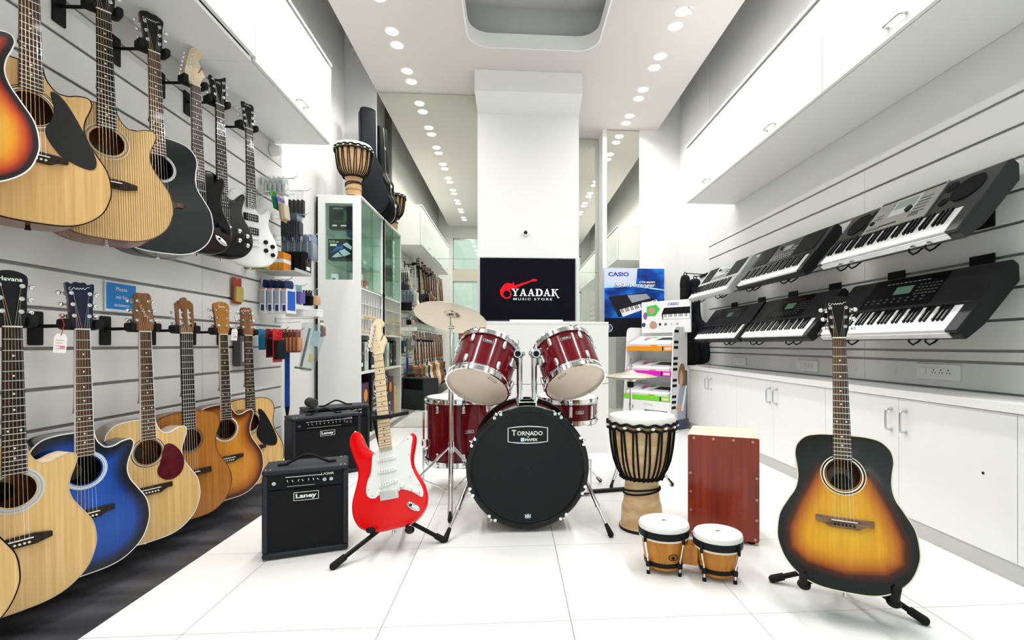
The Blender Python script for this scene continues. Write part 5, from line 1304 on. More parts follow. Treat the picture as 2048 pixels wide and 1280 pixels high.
crash = cymbal('crash_cymbal','large brass crash cymbal tilted above the floor tom', .205, axisM((CX,CY,1.052),(.15,.36,.92)))
MB().cyl((0,0,.028),(0,0,.05),.006,n=8).lathe([(.013,.03),(.013,.038)],14).build('wing_nut', BLACK, crash)
# hi-hat
HX, HY = .795, 3.28
hh = thing('hihat_stand','chrome hi-hat stand behind the goblet drum, its feet showing on both sides','stand',(HX,HY,0))
MB().cyl((0,0,.03),(0,0,.50),.0125,n=14).cyl((0,0,.5),(0,0,.64),.009,n=14).cyl((0,0,.64),(0,0,.80),.0035,n=8).build('pole', CHROME, hh)
MB().lathe([(.010,.60),(.022,.605),(.024,.64),(.012,.648)],16).build('cymbal_seat', BLACK, hh)
MB().lathe([(.008,.725),(.010,.728),(.010,.75),(.006,.76)],14).cyl((0,0,.74),(.018,0,.745),.004,n=8).build('clutch', CHROME, hh)
tripod(hh,.30,.32,(-125,-50,88),r=.008)
MB().prism([(-.045,0),(.045,0),(.04,.012),(-.04,.012)],-.0,.0).box(-.04,.04,-.30,.0,.018,.028).box(-.05,.05,-.05,.02,.004,.02).build('pedal', STEEL, hh, bevel=.002)
cymbal('hihat_cymbal','upper brass hi-hat cymbal in front of the keyboard carton rack',.178,axisM((HX,HY,.692),(0,0,1)),bow=.024)
cymbal('hihat_cymbal','lower brass hi-hat cymbal, turned over under the upper one',.178,axisM((HX,HY,.668),(0,0,-1)),bow=.012)
# bass drum pedal stretched back under the drum
t = thing('bass_pedal','black bass drum pedal with a long bar on the floor, right of the bass drum','pedal',(.42,2.92,0),R(10))
MB().box(-.11,.30,-.016,.016,.004,.020).build('base_bar', BLACK, t, bevel=.003); MB().box(-.035,.035,-.05,.22,.02,.032).build('foot_board', STEEL, t, bevel=.003)
MB().cyl((-.05,0,.0),(-.05,0,.20),.007,n=10).cyl((.05,0,.0),(.05,0,.20),.007,n=10).cyl((-.05,0,.2),(.05,0,.2),.006,n=10).build('frame', CHROME, t)

# ================================================================== hand percussion
PALEW = wood('pale ash drum shell',(.60,.38,.19),(.74,.53,.30),7,26,.35,.2,axis='Z',lo=.42,hi=.58)
ROPE = mat('black rope',(0.010,0.010,0.011),0.75)
def djembe(label, M, rt, h, rb, waist, bowl_z, nrope, skin=SKINW, tone=PALEW):
    t = thing('djembe', label, 'drum'); t.matrix_basis = M
    prof = [(rb,0.0),(rb+.002,.012),(rb-.006,.025),(rb*.90,.10*h/.54),(waist*1.06,bowl_z-.10),(waist,bowl_z-.03),(waist*1.03,bowl_z),(rt*.78,bowl_z+(h-bowl_z)*.22),(rt*.90,bowl_z+(h-bowl_z)*.48),(rt*.965,h-.06),(rt*.97,h-.012)]
    MB().lathe(spline(prof,4,closed=False),56).build('wooden_body', tone, t)
    MB().lathe([(rt+.003,h-.035),(rt+.004,h-.012),(rt-.004,h+.002),(rt*.85,h+.005),(.0005,h+.006)],56,caps=False).build('skin', skin, t)
    MB().lathe([(rb-.006,-.001),(rb+.001,.0),(rb+.003,.010),(rb+.001,.014)],48,caps=False).build('base_ring', RUBBER, t)
    for k in range(nrope):
        a = 2*PI*(k+.13)/nrope; q = (rt+.008)
        MB().sphere((q*math.cos(a),q*math.sin(a),h-.043),.011,8,6,(1,1,.62)).build('hide_loop', skin, t)
    rad = lambda z: _interp(spline(prof,4,closed=False), z)
    for z, rr in ((h-.030,rt+.007),(h-.055,rt+.006)):
        m = MB(); N = 120
        m.tube([((rr+.0025*math.sin(k*2*PI*18/N*3))*math.cos(2*PI*k/N),(rr+.0025*math.sin(k*2*PI*18/N*3))*math.sin(2*PI*k/N),z+.004*math.sin(k*2*PI*nrope/N)) for k in range(N)],.0065,6,closed=True)
        m.build('rope_ring', ROPE, t)
    m = MB(); N = 90; zb = bowl_z+.016; rr = rad(zb)+.006
    m.tube([((rr+.003*math.sin(k*1.2))*math.cos(2*PI*k/N),(rr+.003*math.sin(k*1.2))*math.sin(2*PI*k/N),zb+.003*math.sin(k*2.1)) for k in range(N)],.0085,6,closed=True); m.build('rope_ring', ROPE, t)
    seg = 6
    for k in range(nrope*2):
        a = 2*PI*(k+(.26 if k%2 else 0))/(nrope*2); z0, z1 = zb, h-.055; pts = []
        for j in range(seg+1):
            z = z0+(z1-z0)*j/seg; rr = max(rad(z),.0)+.004; aj = a+.10*(j/seg-.5)*(1 if k%2 else -1)*.6
            pts.append((rr*math.cos(aj),rr*math.sin(aj),z))
        MB().tube(pts,.0050,5).build('tension_rope', ROPE, t)
    for dz in (-.055,-.045):
        zz = bowl_z+dz; N = 40; r0 = rad(zz)+.004
        MB().tube([((r0)*math.cos(2*PI*k/N),(r0)*math.sin(2*PI*k/N),zz+.012*math.sin(2*PI*k/N+dz*80)) for k in range(N)],.0045,6,closed=True).build('loose_rope', ROPE, t)
    return t
def _interp(P, z):
    for (r0,z0),(r1,z1) in zip(P,P[1:]):
        if z0 <= z <= z1 and z1 > z0: return r0+(r1-r0)*(z-z0)/(z1-z0)
    return P[-1][0]
djembe('large rope tuned goblet drum on the floor left of the wooden box drum', Matrix.Translation((.63,2.37,0.002)), .158, .545, .108, .083, .235, 16)
dark_dj = djembe('small rope tuned goblet drum on top of the glass display case', Matrix.Translation((-1.465,4.66,2.246)), .162, .475, .075, .068, .17, 17, tone=wood('tan drum shell',(.50,.30,.14),(.62,.40,.20),5,20,.4,.2))
# cajon
cj = thing('cajon','wooden box drum with a dark red front and pale sides beside the goblet drum','drum',mid((.809,2.23),(1.084,2.10)),math.atan2(-.13,.275))
PLY = wood('pale birch ply',(.80,.66,.48),(.87,.75,.58),4,60,.4,.2,axis='X')
REDW = wood('dark red veneer',(.20,.022,.012),(.33,.045,.020),34,2.2,.28,.45)
w, h, d = .153, .478, .26
MB().box(-w,w,.006,d,.015,h).build('box', PLY, cj, bevel=.004)
MB().prism(rrect(-w+.0012,w-.0012,.017,h-.002,.010),-.001,.006).build('tapa', REDW, cj, bevel=.001)
for x, z in [(-.125,h-.016),(-.04,h-.016),(.045,h-.016),(.125,h-.018),(-.140,.30),(-.138,.215),(-.138,.13),(.141,.30),(.141,.205),(.141,.115),(.135,.03),(-.13,.03)]:
    MB().lathe([(.0062,0),(.0060,-.0018),(.0028,-.0014),(.0022,-.0006)],12,axis='Y',c=(x,-.001,z)).build('screw', mat('brass screw',(.55,.36,.25),.35,.9), cj)
for x in (-.12,.12):
    for y in (.035,.22): MB().cyl((x,y,0),(x,y,.016),.016,.018,n=14).build('foot', RUBBER, cj)
# bongos
bo = thing('bongo_drums','pair of joined honey coloured bongo drums on the tiles in the foreground','drums',(.70,1.90,0))
HON = wood('honey oak staves',(.46,.155,.010),(.60,.25,.025),40,3,.25,.2)
def bongo(cx, cy, r, h, tilt):
    M = Matrix.Translation((cx,cy,0))
    def B(): m = MB(); m.M = M; return m
    B().lathe([(r*.72,.018),(r*.73,.02),(r*.84,.09),(r*.93,h-.02),(r*.95,h-.008)],48).build('drum_shell', HON, bo)
    B().lathe([(r*.735,.030),(r*.775,.030),(r*.79,.046),(r*.75,.048)],48,caps=False).build('lower_ring', BLACK, bo)
    B().lathe([(r*.965,h-.044),(r*1.0,h-.044),(r*1.02,h-.018),(r*.99,h-.016)],48,caps=False).build('rim_hoop', BLACK, bo)
    B().lathe([(r*.97,h-.052),(r*.985,h-.052),(r*.985,h-.044),(r*.96,h-.044)],48,caps=False).build('skin_edge', CREAM, bo)
    B().lathe([(r*1.0,h-.019),(r*1.0,h-.008),(r*.96,h),(r*.6,h+.003),(.0005,h+.004)],48,caps=False).build('skin', SKINW, bo)
    m = B(); m.add([(x,y,h+.0048) for x,y in ((-.014,0),(-.004,.003),(0,.006),(.004,.003),(.014,0),(.004,-.002),(0,-.004),(-.004,-.002))],[tuple(range(8))]); m.build('skin_mark', INKB, bo, recalc=False, smooth=0)
    for a in (-150,-62,28,118):
        ca, sa = math.cos(R(a)), math.sin(R(a)); q = lambda rr, z: (rr*ca, rr*sa, z)
        m = B().tube([q(r*1.01,h-.028),q(r*1.05,h-.05),q(r*.98,h-.085),q(r*.88,.06),q(r*.86,.026),q(r*.86,.012)],.0036,8); rd = m.build('tension_rod', CHROME, bo)
        B().tube([q(r*.99,h-.02),q(r*1.04,h-.03),q(r*1.04,h-.058)],.006,8).build('hook', BLACK, rd)
        B().cyl(q(r*.86,.030),q(r*.86,.046),.010,n=10).cyl(q(r*.86,0),q(r*.86,.012),.0075,n=10).build('rod_foot', RUBBER, rd)
bongo(-.098,.030,.099,.186,0); bongo(.090,-.048,.092,.168,0)
m = MB(); m.M = Matrix.Translation((-.004,-.009,.075)) @ Matrix.Rotation(math.atan2(-.078,.188),4,'Z'); m.box(-.030,.030,-.035,.035,-.035,.040); m.build('center_block', HON, bo, bevel=.003)
m = MB(); m.M = Matrix.Translation((-.098,.030,0)); 
m.M = Matrix.Translation((-.098,.030,0)) @ Matrix.Rotation(R(8),4,'Z'); m.ring((0,.075),.010,.0125,-.0845,24,sx=1.6); m.flat([(-.010,.077),(.010,.077),(0,.062)],-.0843); m.build('shell_emblem', INKB, bo, recalc=False, smooth=0)
# ================================================================== keyboards on the right wall
KEYW = mat('white piano key',(.86,.86,.86),.25); KEYB = mat('black piano key',(.008,.008,.010),.22,coat=.4)
def keyboard(label, y0, y1, zrow, bodym, panelm, style, single=False, xf=1.80, front=None, blab=''):
    """y0 = end nearer the camera (player's right), y1 = far end"""
    L = y1-y0; W_ = .385; H_ = .085
    u = Vector((.245,0,.30)).normalized()            # up the sloping face
    nrm = Vector((-u.z,0,u.x))
    M = Matrix.Identity(4)
    for i in range(3): M[i][0] = (0,-1,0)[i]; M[i][1] = u[i]; M[i][2] = nrm[i]
    M.translation = Vector((xf,(y0+y1)/2,zrow))
    t = thing('electronic_keyboard', label, 'keyboard', group='electronic keyboards on the right wall'); t.matrix_basis = M
    h = L/2
    m = MB()      # side profile extruded along X
    prof = [(0,-.045),(0,-.012),(.01,-.004),(.155,-.004),(.165,.006),(W_-.02,.014),(W_,.004),(W_,-.03),(W_-.05,-.075),(.10,-.070),(.02,-.052)]
    n = len(prof); vs = []
    for x in (-h,h): vs += [(x,y,z) for y,z in prof]
    m.add(vs,[(i,n+i,n+(i+1)%n,(i+1)%n) for i in range(n)]+[tuple(range(n-1,-1,-1)),tuple(range(n,2*n))])
    m.build('case', bodym, t, bevel=.004)
    kx0, kx1 = -h+.030*L/.93, h-.062*L/.93 if style in ('big','dark') else h-.05
    if front: MB().box(kx0-.005,kx1+.012,-.006,.012,-.030,-.001).build('front_strip', front, t, bevel=.003)
    for s, a, b in ((1,kx1+.001,h-.001),(-1,-h+.001,kx0-.001)): MB().box(a,b,.002,.16,-.006,.010).build('cheek_block', bodym, t, bevel=.003)
    nw = 36; ww = (kx1-kx0)/nw
    kw = MB().box(.0006,ww-.0006,.008,.146,-.003,.010).mesh('white_key', KEYW); kb = MB()
    kb.add([(-.0055,.058,.010),(.0055,.058,.010),(.0055,.146,.010),(-.0055,.146,.010),(-.0045,.064,.021),(.0045,.064,.021),(.0045,.146,.021),(-.0045,.146,.021)],[(4,5,6,7),(0,1,5,4),(1,2,6,5),(2,3,7,6),(3,0,4,7)])
    kbm = kb.mesh('black_key', KEYB)
    if single:
        for k in range(nw): inst('white_key', kw, t, Matrix.Translation((kx0+k*ww,0,0)))
        for k in range(nw-1):
            if k % 7 in (0,1,3,4,5): inst('black_key', kbm, t, Matrix.Translation((kx0+(k+1)*ww,0,0)))
    else:
        a = MB(); b = MB()
        for k in range(nw): a.box(kx0+k*ww+.0006,kx0+(k+1)*ww-.0006,.008,.146,-.003,.010)
        for k in range(nw-1):
            if k % 7 in (0,1,3,4,5):
                x = kx0+(k+1)*ww; b.box(x-.0052,x+.0052,.058,.146,.009,.021)
        tag(a.build('white_keys', KEYW, t), kind='stuff'); tag(b.build('black_keys', KEYB, t), kind='stuff')
    # a point on the sloping control panel
    def zz(y): return .0065+(y-.165)*(.008/(W_-.185))+.0008
    def plate(nm, x0, x1, ya, yb, mm, th=.0015, z=0):
        q = MB().add([(x0,ya,zz(ya)+z),(x1,ya,zz(ya)+z),(x1,yb,zz(yb)+z),(x0,yb,zz(yb)+z),(x0,ya,zz(ya)+z+th),(x1,ya,zz(ya)+z+th),(x1,yb,zz(yb)+z+th),(x0,yb,zz(yb)+z+th)],[(0,3,2,1),(4,5,6,7),(0,1,5,4),(1,2,6,5),(2,3,7,6),(3,0,4,7)])
        return q.build(nm, mm, t, smooth=0)
    def round_(nm, x, y, r, mm, rr=1.0, z=0):
        return MB().lathe([(r,0),(r,.0015),(.0005,.0018)],28,c=(x,y,zz(y)+z),caps=False).build(nm, mm, t)
    SPK = mat('speaker mesh',(.010,.010,.011),.7); LCD = mat('grey green display',(.30,.36,.33),.25); LCD2 = mat('green display',(.12,.24,.17),.25)
    BTN = mat('dark button',(.02,.02,.022),.4)
    if style == 'big':
        for s in (1,-1):
            round_('speaker_cone', s*(h-.125), .275, .075, SPK); round_('tweeter', s*(h-.225), .315, .030, SPK); round_('tweeter', s*(h-.215), .225, .024, SPK)
        p0, p1 = -h+.24, h-.27
        plate('control_panel', p0, p1, .160, W_-.012, panelm, .006)
        c = (p0+p1)/2
        plate('display_frame', c-.075, c+.085, .235, .345, mat('light grey plastic',(.62,.63,.62),.35), .002, .006)
        plate('display', c-.062, c+.072, .280, .335, LCD, .001, .008)
        MB().lathe([(.020,0),(.019,.010),(.003,.011)],20,c=(c+.055,.253,zz(.25)+.006)).build('dial', BTN, t)
        b = MB()
        def btn(x, y, w, d): b.add([(x-w/2,y-d/2,zz(y)+.0075),(x+w/2,y-d/2,zz(y)+.0075),(x+w/2,y+d/2,zz(y)+.0075),(x-w/2,y+d/2,zz(y)+.0075)],[(0,1,2,3)])
        for k in range(4):
            for j in range(2): btn(c-.05+k*.022,.245+j*.016,.012,.006)
        for k in range(9): btn(c-.09+k*.013,.185,.010,.010)
        for k in range(6): btn(p0+.03+k*.016,.180,.006,.016)
        for k in range(4): btn(c+.09+k*.016,.200,.006,.018)
        for j in range(2): btn(p0+.06,.25+.02*j,.05,.004)
        for j in range(2): btn(p0+.14,.30+.02*j,.05,.004)
        for j in range(5): btn(p1-.075,.215+.022*j,.075,.004)
        tag(b.build('buttons', BTN, t, recalc=False, smooth=0), kind='stuff')
        MB().lathe([(.014,0),(.013,.008),(.002,.009)],16,c=(p0+.035,.225,zz(.22)+.006)).build('dial', BTN, t)
        MB().box(p0+.01,p1-.01,W_-.030,W_-.022,zz(.36)+.004,zz(.36)+.008).build('music_rest_slot', BTN, t)
        plate('drum_pads', -h+.03, -h+.20, .160, .178, BTN, .004)
    elif style in ('mid','silver'):
        g = mat('speaker grille panel',(.015,.015,.016),.6)
        plate('speaker_grille', h-.29, h-.06, .195, W_-.02, g); plate('speaker_grille', -h+.05, -h+.27, .195, W_-.02, g)
        plate('control_panel', -h+.285, h-.305, .180, W_-.02, panelm, .001)
        plate('display', -.04, .06, .27, .315, LCD, .001, .001)
        b = MB()
        for k in range(22):
            x = -h+.31+(k%11)*(L-.64)/10; y = .205+.022*(k//11)
            b.cbox((x,y,zz(y)+.002),(.014,.007,.004))
        for k in range(12): b.cbox((.09+.016*(k%4) if k < 8 else -.11+.02*(k%4),.255+.024*(k//4),zz(.27)+.002),(.010,.008,.004))
        tag(b.build('buttons', BTN if style == 'silver' else mat('light button',(.5,.5,.5),.4), t), kind='stuff')
        MB().lathe([(.016,0),(.015,.010),(.002,.011)],16,c=(-h+.36,.31,zz(.3))).build('dial', BTN, t)
    else:
        plate('control_panel', -h+.20, h-.26, .178, W_-.02, panelm, .001)
        plate('display', -.075, .035, .255, .305, LCD2, .001, .001)
        b = MB()
        for k in range(27): b.cbox((-h+.24+(k%9)*(L-.56)/8,.205 if k < 9 else (.225 if k < 18 else .345),zz(.3)+.0005),(.016,.006,.003))
        for k in range(24): b.cbox((.075+.022*(k%6),.245+.020*(k//6),zz(.27)+.001),(.014,.006,.003))
        tag(b.build('buttons', mat('grey button',(.10,.10,.105),.4), t), kind='stuff')
        m = MB()
        for k in range(10): m.add([(-.16+.028*k,.328,zz(.33)+.002),(-.14+.028*k,.328,zz(.33)+.002),(-.14+.028*k,.334,zz(.33)+.002),(-.16+.028*k,.334,zz(.33)+.002)],[(0,1,2,3)])
        m.build('panel_print', {'dark':GREY,'colour':REDP}.get(style,GREY), t, recalc=False, smooth=0)
    # black wire brackets: two pairs
    br = []
    for s in (-1,1):
        o = thing('keyboard_bracket', 'black wire bracket, %s, %s keyboard' % ('nearer one' if s < 0 else 'farther one', blab), 'bracket', (XR,(y0+y1)/2+s*L*.27,zrow), group='black keyboard brackets')
        Mi = o.matrix_basis.copy()
        for dy in (-.045,.045):
            A = Matrix.Translation((XR,(y0+y1)/2+s*L*.27,zrow)).inverted()
            P = lambda yy, zz_: tuple(A @ (M @ Vector((0,yy,zz_))+Vector((0,dy+s*L*.27,0))))
            pts = [(0,dy,.20),(-.03,dy,.20),P(.30,-.088),P(.10,-.084),P(.0,-.062),P(-.022,-.052),P(-.024,-.028),P(-.012,-.022)]
            MB().tube(pts,.0045,6).build('wire', BM, o)
            MB().tube([(0,dy,.13),P(.12,-.086)],.0045,6).build('strut', BM, o)
        (MB().box(-.006,0,-.06,.06,.16,.355) if zrow < 1.2 else MB().box(-.006,0,-.06,.06,.06,.26)).build('wall_plate', BM, o, bevel=.001)
    return t
GUN = mat('gunmetal plastic',(.030,.031,.033),.38); DK = mat('charcoal plastic',(.020,.020,.022),.38); SILV = mat('warm grey panel',(.34,.34,.32),.35); LSIL = mat('pale silver plastic',(.52,.54,.52),.35)
DKP = mat('dark panel',(.035,.033,.030),.35); BP = mat('black panel',(.008,.008,.009),.25)
KZ1, KZ2 = 1.352, .940
keyboard('large grey keyboard with round speakers, nearest the camera in the upper row',1.88,2.80,KZ1,GUN,SILV,'big',True,front=STEEL,blab='under the large grey')
keyboard('dark keyboard with square speaker grilles, middle of the upper row',2.965,3.87,KZ1,DK,DKP,'mid',blab='under the square grilled dark')
keyboard('pale silver keyboard at the far end of the upper row',4.03,4.95,KZ1,LSIL,LSIL,'silver',blab='under the pale silver')
keyboard('large black keyboard with a green display behind the sunburst guitar head, lower row',1.88,2.80,KZ2,DK,BP,'dark',True,front=mat('pale silver strip',(.6,.6,.6),.3),blab='under the large black green display')
keyboard('black keyboard with a red printed panel, middle of the lower row',2.90,3.80,KZ2,DK,BP,'colour',blab='under the black red printed')
keyboard('plain black keyboard at the far end of the lower row',3.84,4.80,KZ2,DK,DK,'plain',blab='under the plain black far')

# ================================================================== gig bags hung at the end of the right slatwall
NYL = mat('black nylon',(.012,.012,.014),.7,bump=.6,vscale=120); NYL2 = mat('dark navy nylon',(.016,.018,.026),.65,bump=.6,vscale=120)
def gigbag(label, x, y, z, rz, hgt, m1, tilt=0, logo=False):
    t = thing('gig_bag', label, 'bag', (x,y,z), rot=(R(tilt),0,R(rz)), group='black gig bags beside the counter')
    P = spline([(0,0),(.09,.004),(.15,.04),(.175,.12),(.16,.22),(.13,.30),(.135,.38),(.12,.45),(.07,.50),(.052,.60),(.048,.80),(.052,.90),(.03,hgt),(-.03,hgt),(-.052,.90),(-.048,.80),(-.052,.60),(-.07,.50),(-.12,.45),(-.135,.38),(-.13,.30),(-.16,.22),(-.175,.12),(-.15,.04),(-.09,.004)],3)
    MB().rprism(P,-.045,.045,.028,3).build('bag_body', m1, t)
    Q = spline([(0,.03),(.10,.035),(.135,.11),(.12,.21),(.10,.27),(-.10,.27),(-.12,.21),(-.135,.11),(-.10,.035)],3)
    MB().rprism(Q,-.062,-.040,.014,3).build('front_pocket', m1, t)
    MB().rprism(rrect(-.035,.035,.58,.84,.012),-.056,-.040,.008).build('neck_pocket', m1, t)
    MB().tube(spline([(-.03,-.05,.50),(-.055,-.085,.42),(-.05,-.085,.34),(-.02,-.064,.25)],4,closed=False),.010,6).build('strap', NYL2, t)
    MB().tube([(-.02,0,hgt-.01),(-.015,0,hgt+.03),(.015,0,hgt+.03),(.02,0,hgt-.01)],.006,6).build('hang_loop', NYL, t)
    if logo: 
        q = MB().flat([(-.05,.14),(-.02,.175),(.045,.19),(.0,.165)],-.0635); q.build('bag_logo', REDP, t, recalc=False, smooth=0)
        MB().rect(-.03,.03,.115,.135,-.0635).build('bag_label', INKW, t, recalc=False, smooth=0)
    return t
gigbag('black gig bag hung nearest the keyboard carton rack, red mark on its pocket',1.885,5.275,.66,-50,.985,NYL,0,True)
gigbag('dark gig bag behind the silver keyboard, nearer the wall than the other bag',2.005,5.30,.675,-50,.94,NYL2)
o = thing('bag_rail','black wall rail with pegs that the gig bags hang from','rail',(XR,5.30,1.66))
MB().box(-.012,0,-.09,.14,-.015,.015).build('rail', BM, o, bevel=.002)
for x, y, z in ((-.235,-.025,.005),(-.115,.0,-.03)): MB().tube([(0,y,0),(x,y,z+.01),(x-.01,y,z+.025)],.005,8).build('peg', BM, o)

# ================================================================== keyboard carton rack
A, B_ = Vector((1.183,5.24,0)), Vector((1.55,4.80,0))
ang = math.atan2(B_.y-A.y,B_.x-A.x); Wd = (B_-A).length
rk = thing('display_rack','white cardboard display rack of small keyboard cartons with coloured shelf edges','rack',tuple((A+B_)/2),ang)
hw = Wd/2; DP = .34
CARD = mat('white cardboard',(.84,.84,.85),.5)
def side_prof(): return spline([(0,0),(.06,.55),(.10,1.0),(.115,1.05),(.15,1.075),(.20,1.075),(DP,1.06),(DP,0)],1)
sp = [(0,0),(.045,.55),(.075,1.0),(.085,1.045),(.11,1.07),(.15,1.08),(DP,1.08),(DP,0)]
for s in (-1,1):
    m = MB(); x0, x1 = (s*hw-.006,s*hw+.006); n = len(sp)
    m.add([(x0,y,z) for y,z in sp]+[(x1,y,z) for y,z in sp],[tuple(range(n)),tuple(range(2*n-1,n-1,-1))]+[(i,n+i,n+(i+1)%n,(i+1)%n) for i in range(n)])
    pnl = m.build('side_panel', CARD, rk, bevel=.003)
MB().box(-hw,hw,DP-.01,DP,0,1.08).build('back_panel', CARD, rk)
# outer print of the right side: piano keys and a player in a grey shirt
xr = hw+.0066
def sflat(nm, poly, mm, k=0): return MB().add([(xr+.0004*k,y,z) for y,z in poly],[tuple(range(len(poly)))]).build(nm, mm, rk, recalc=False, smooth=0)
sflat('side_print',[(.01,.02),(DP-.005,.02),(DP-.005,1.06),(.15,1.06),(.085,1.0)],mat('soft grey print',(.72,.72,.74),.5))
m = MB()
for k in range(18):
    z = .08+k*.055
    if k % 7 in (2,6): continue
    y0 = .02+.07*z
    m.add([(xr+.0006,y0,z),(xr+.0006,y0+.08,z),(xr+.0006,y0+.08,z+.028),(xr+.0006,y0,z+.028)],[(0,1,2,3)])
m.build('printed_black_keys', INKB, rk, recalc=False, smooth=0)
sflat('printed_backdrop',[(.17,.02),(DP-.005,.02),(DP-.005,.62),(.20,.66)],mat('dark backdrop print',(.10,.08,.08),.5),2)
sflat('printed_shirt',[(.14,.13),(.30,.12),(.325,.40),(.28,.47),(.19,.47),(.15,.33)],mat('grey blue shirt print',(.36,.38,.46),.5),3)
sflat('printed_jeans',[(.15,.03),(.31,.03),(.30,.13),(.15,.13)],mat('dark denim print',(.05,.07,.12),.5),3)
sflat('printed_hair',spline([(.17,.50),(.165,.62),(.22,.70),(.28,.67),(.29,.55),(.25,.47)],4),mat('brown hair print',(.26,.14,.06),.5),4)
sflat('printed_face',spline([(.185,.49),(.18,.58),(.21,.63),(.245,.58),(.24,.50),(.21,.46)],4),mat('skin tone print',(.62,.36,.24),.5),5)
sflat('printed_keyboard',[(.21,.22),(.25,.21),(.325,.46),(.30,.48)],INKW,5)
sflat('printed_hand',spline([(.13,.23),(.15,.29),(.21,.28),(.225,.24),(.18,.21)],4),mat('skin tone print',(.62,.36,.24)),6)
ROWS = ((.855,mat('orange shelf edge',(.85,.30,.01),.4),'orange'),(.60,mat('magenta shelf edge',(.70,.01,.50),.4),'magenta'),(.345,mat('lime green shelf edge',(.18,.65,.03),.4),'lime green'))
GRN = mat('bright green print',(.06,.55,.08),.4); VIO = mat('violet print',(.25,.10,.40),.4); PINK = mat('rose print',(.75,.25,.25),.4)
for z, mm, cn in ROWS:
    yf = .09*z/1.0
    MB().add([(-hw+.006,yf,z),(hw-.006,yf,z),(hw-.006,DP-.01,z+.09),(-hw+.006,DP-.01,z+.09),(-hw+.006,yf,z-.008),(hw-.006,yf,z-.008),(hw-.006,DP-.01,z+.082),(-hw+.006,DP-.01,z+.082)],[(0,1,2,3),(7,6,5,4),(0,4,5,1),(2,6,7,3)]).build('shelf', CARD, rk)
    MB().box(-hw+.004,hw-.004,yf-.012,yf-.002,z-.028,z+.022).build('shelf_edge', mm, rk, bevel=.002)
    m = MB().rect(.165,.18,z-.026,z+.020,yf-.0126); m.build('edge_gap_print', INKB, rk, recalc=False, smooth=0)
    m = MB().rect(.195,hw-.015,z-.016,z+.010,yf-.0128); m.build('edge_label_print', mat('pale peach print',(.85,.62,.55),.4), rk, recalc=False, smooth=0)
    # the carton lying on the shelf
    Mx = Matrix.Translation(tuple((A+B_)/2)) @ Matrix.Rotation(ang,4,'Z') @ Matrix.Translation((0,yf+.004,z+.003)) @ Matrix.Rotation(math.atan2(.09,DP-.01-yf),4,'X')
    c = thing('keyboard_carton',f'white small keyboard carton on the shelf with the {cn} edge','box',group='small keyboard cartons on the rack'); c.matrix_basis = Mx
    cw, cd, ch = hw-.03, .235, .05
    MB().box(-cw,cw,0,cd,0,ch).build('carton_body', CARD, c, bevel=.002)
    def tf(nm, poly, mm2, k=1): return MB().add([(x,y,ch+.0003*k) for x,y in poly],[tuple(range(len(poly)))]).build(nm, mm2, c, recalc=False, smooth=0)
    tf('green_print',[(-.10,.16),(-.02,.16),(.02,.21),(-.06,.215)],GRN); tf('figure_print',[(-.14,.10),(-.09,.09),(-.07,.15),(-.12,.16)],VIO,2); tf('photo_print',[(-.16,.14),(-.06,.145),(-.05,.205),(-.15,.205)],PINK,2)
    tf('printed_keyboard',[(.0,.06),(cw-.02,.06),(cw-.02,.19),(.06,.19)],DKBOX,2); tf('printed_keys',[(.02,.065),(cw-.03,.065),(cw-.03,.105),(.03,.105)],INKW,3)
    m = MB()
    for k in range(14): m.add([(.03+k*(cw-.07)/13,.085,ch+.0012),(.036+k*(cw-.07)/13,.085,ch+.0012),(.036+k*(cw-.07)/13,.105,ch+.0012),(.03+k*(cw-.07)/13,.105,ch+.0012)],[(0,1,2,3)])
    m.build('printed_black_keys', INKB, c, recalc=False, smooth=0)
    lettering('CASIO', BLUP, c, w=.06, h=.014, M=Matrix.Translation((cw-.06,.212,ch+.001)) @ Matrix.Rotation(-PI/2,4,'X'), bold=.02)
    MB().rect(.02,.10,.008,.032,-.0006).build('end_print', ORNG, c, recalc=False, smooth=0)
# printed front apron below the lowest shelf
MB().box(-hw+.006,hw-.006,.02,.026,.0,.315).build('apron', CARD, rk)
MB().rect(-.02,hw-.03,.12,.22,.0194).build('printed_keyboard', DKBOX, rk, recalc=False, smooth=0)
MB().disc((-.19,.24),.03,.0194,24).build('round_emblem', mat('emblem navy',(.02,.04,.16)), rk, recalc=False, smooth=0)
lettering('FESTIVAL', GREY, rk, w=.12, h=.02, c=(.03,.0192,.275))
# header board
MB().box(-hw+.05,hw+.08,DP-.06,DP-.045,1.02,1.36).build('header_board', CARD, rk, bevel=.002)
Yh = DP-.0606
MB().flat([(-.17,1.31),(-.05,1.325),(-.0,1.275),(-.06,1.20),(-.17,1.205)],Yh).build('green_print', GRN, rk, recalc=False, smooth=0)
MB().disc((-.105,1.262),.034,Yh-.0003,24).build('photo_print', mat('rose print',(.75,.25,.25)), rk, recalc=False, smooth=0)
MB().flat(spline([(-.20,1.17),(-.215,1.21),(-.195,1.25),(-.165,1.23),(-.17,1.18)],3),Yh-.0003).build('figure_print', VIO, rk, recalc=False, smooth=0)
MB().flat(spline([(.03,1.16),(.02,1.22),(.05,1.285),(.36,1.285),(.36,1.16)],1),Yh).build('printed_keyboard', DKBOX, rk, recalc=False, smooth=0)
MB().rect(.04,.355,1.163,1.215,Yh-.0003).build('printed_keys', INKW, rk, recalc=False, smooth=0)
m = MB()
for k in range(17):
    if k % 7 not in (2,6): m.rect(.054+k*.0175,.062+k*.0175,1.185,1.215,Yh-.0006)
m.build('printed_black_keys', INKB, rk, recalc=False, smooth=0)
lettering('CASIO', BLUP, rk, w=.13, h=.03, c=(.16,Yh-.0004,1.322), bold=.03)
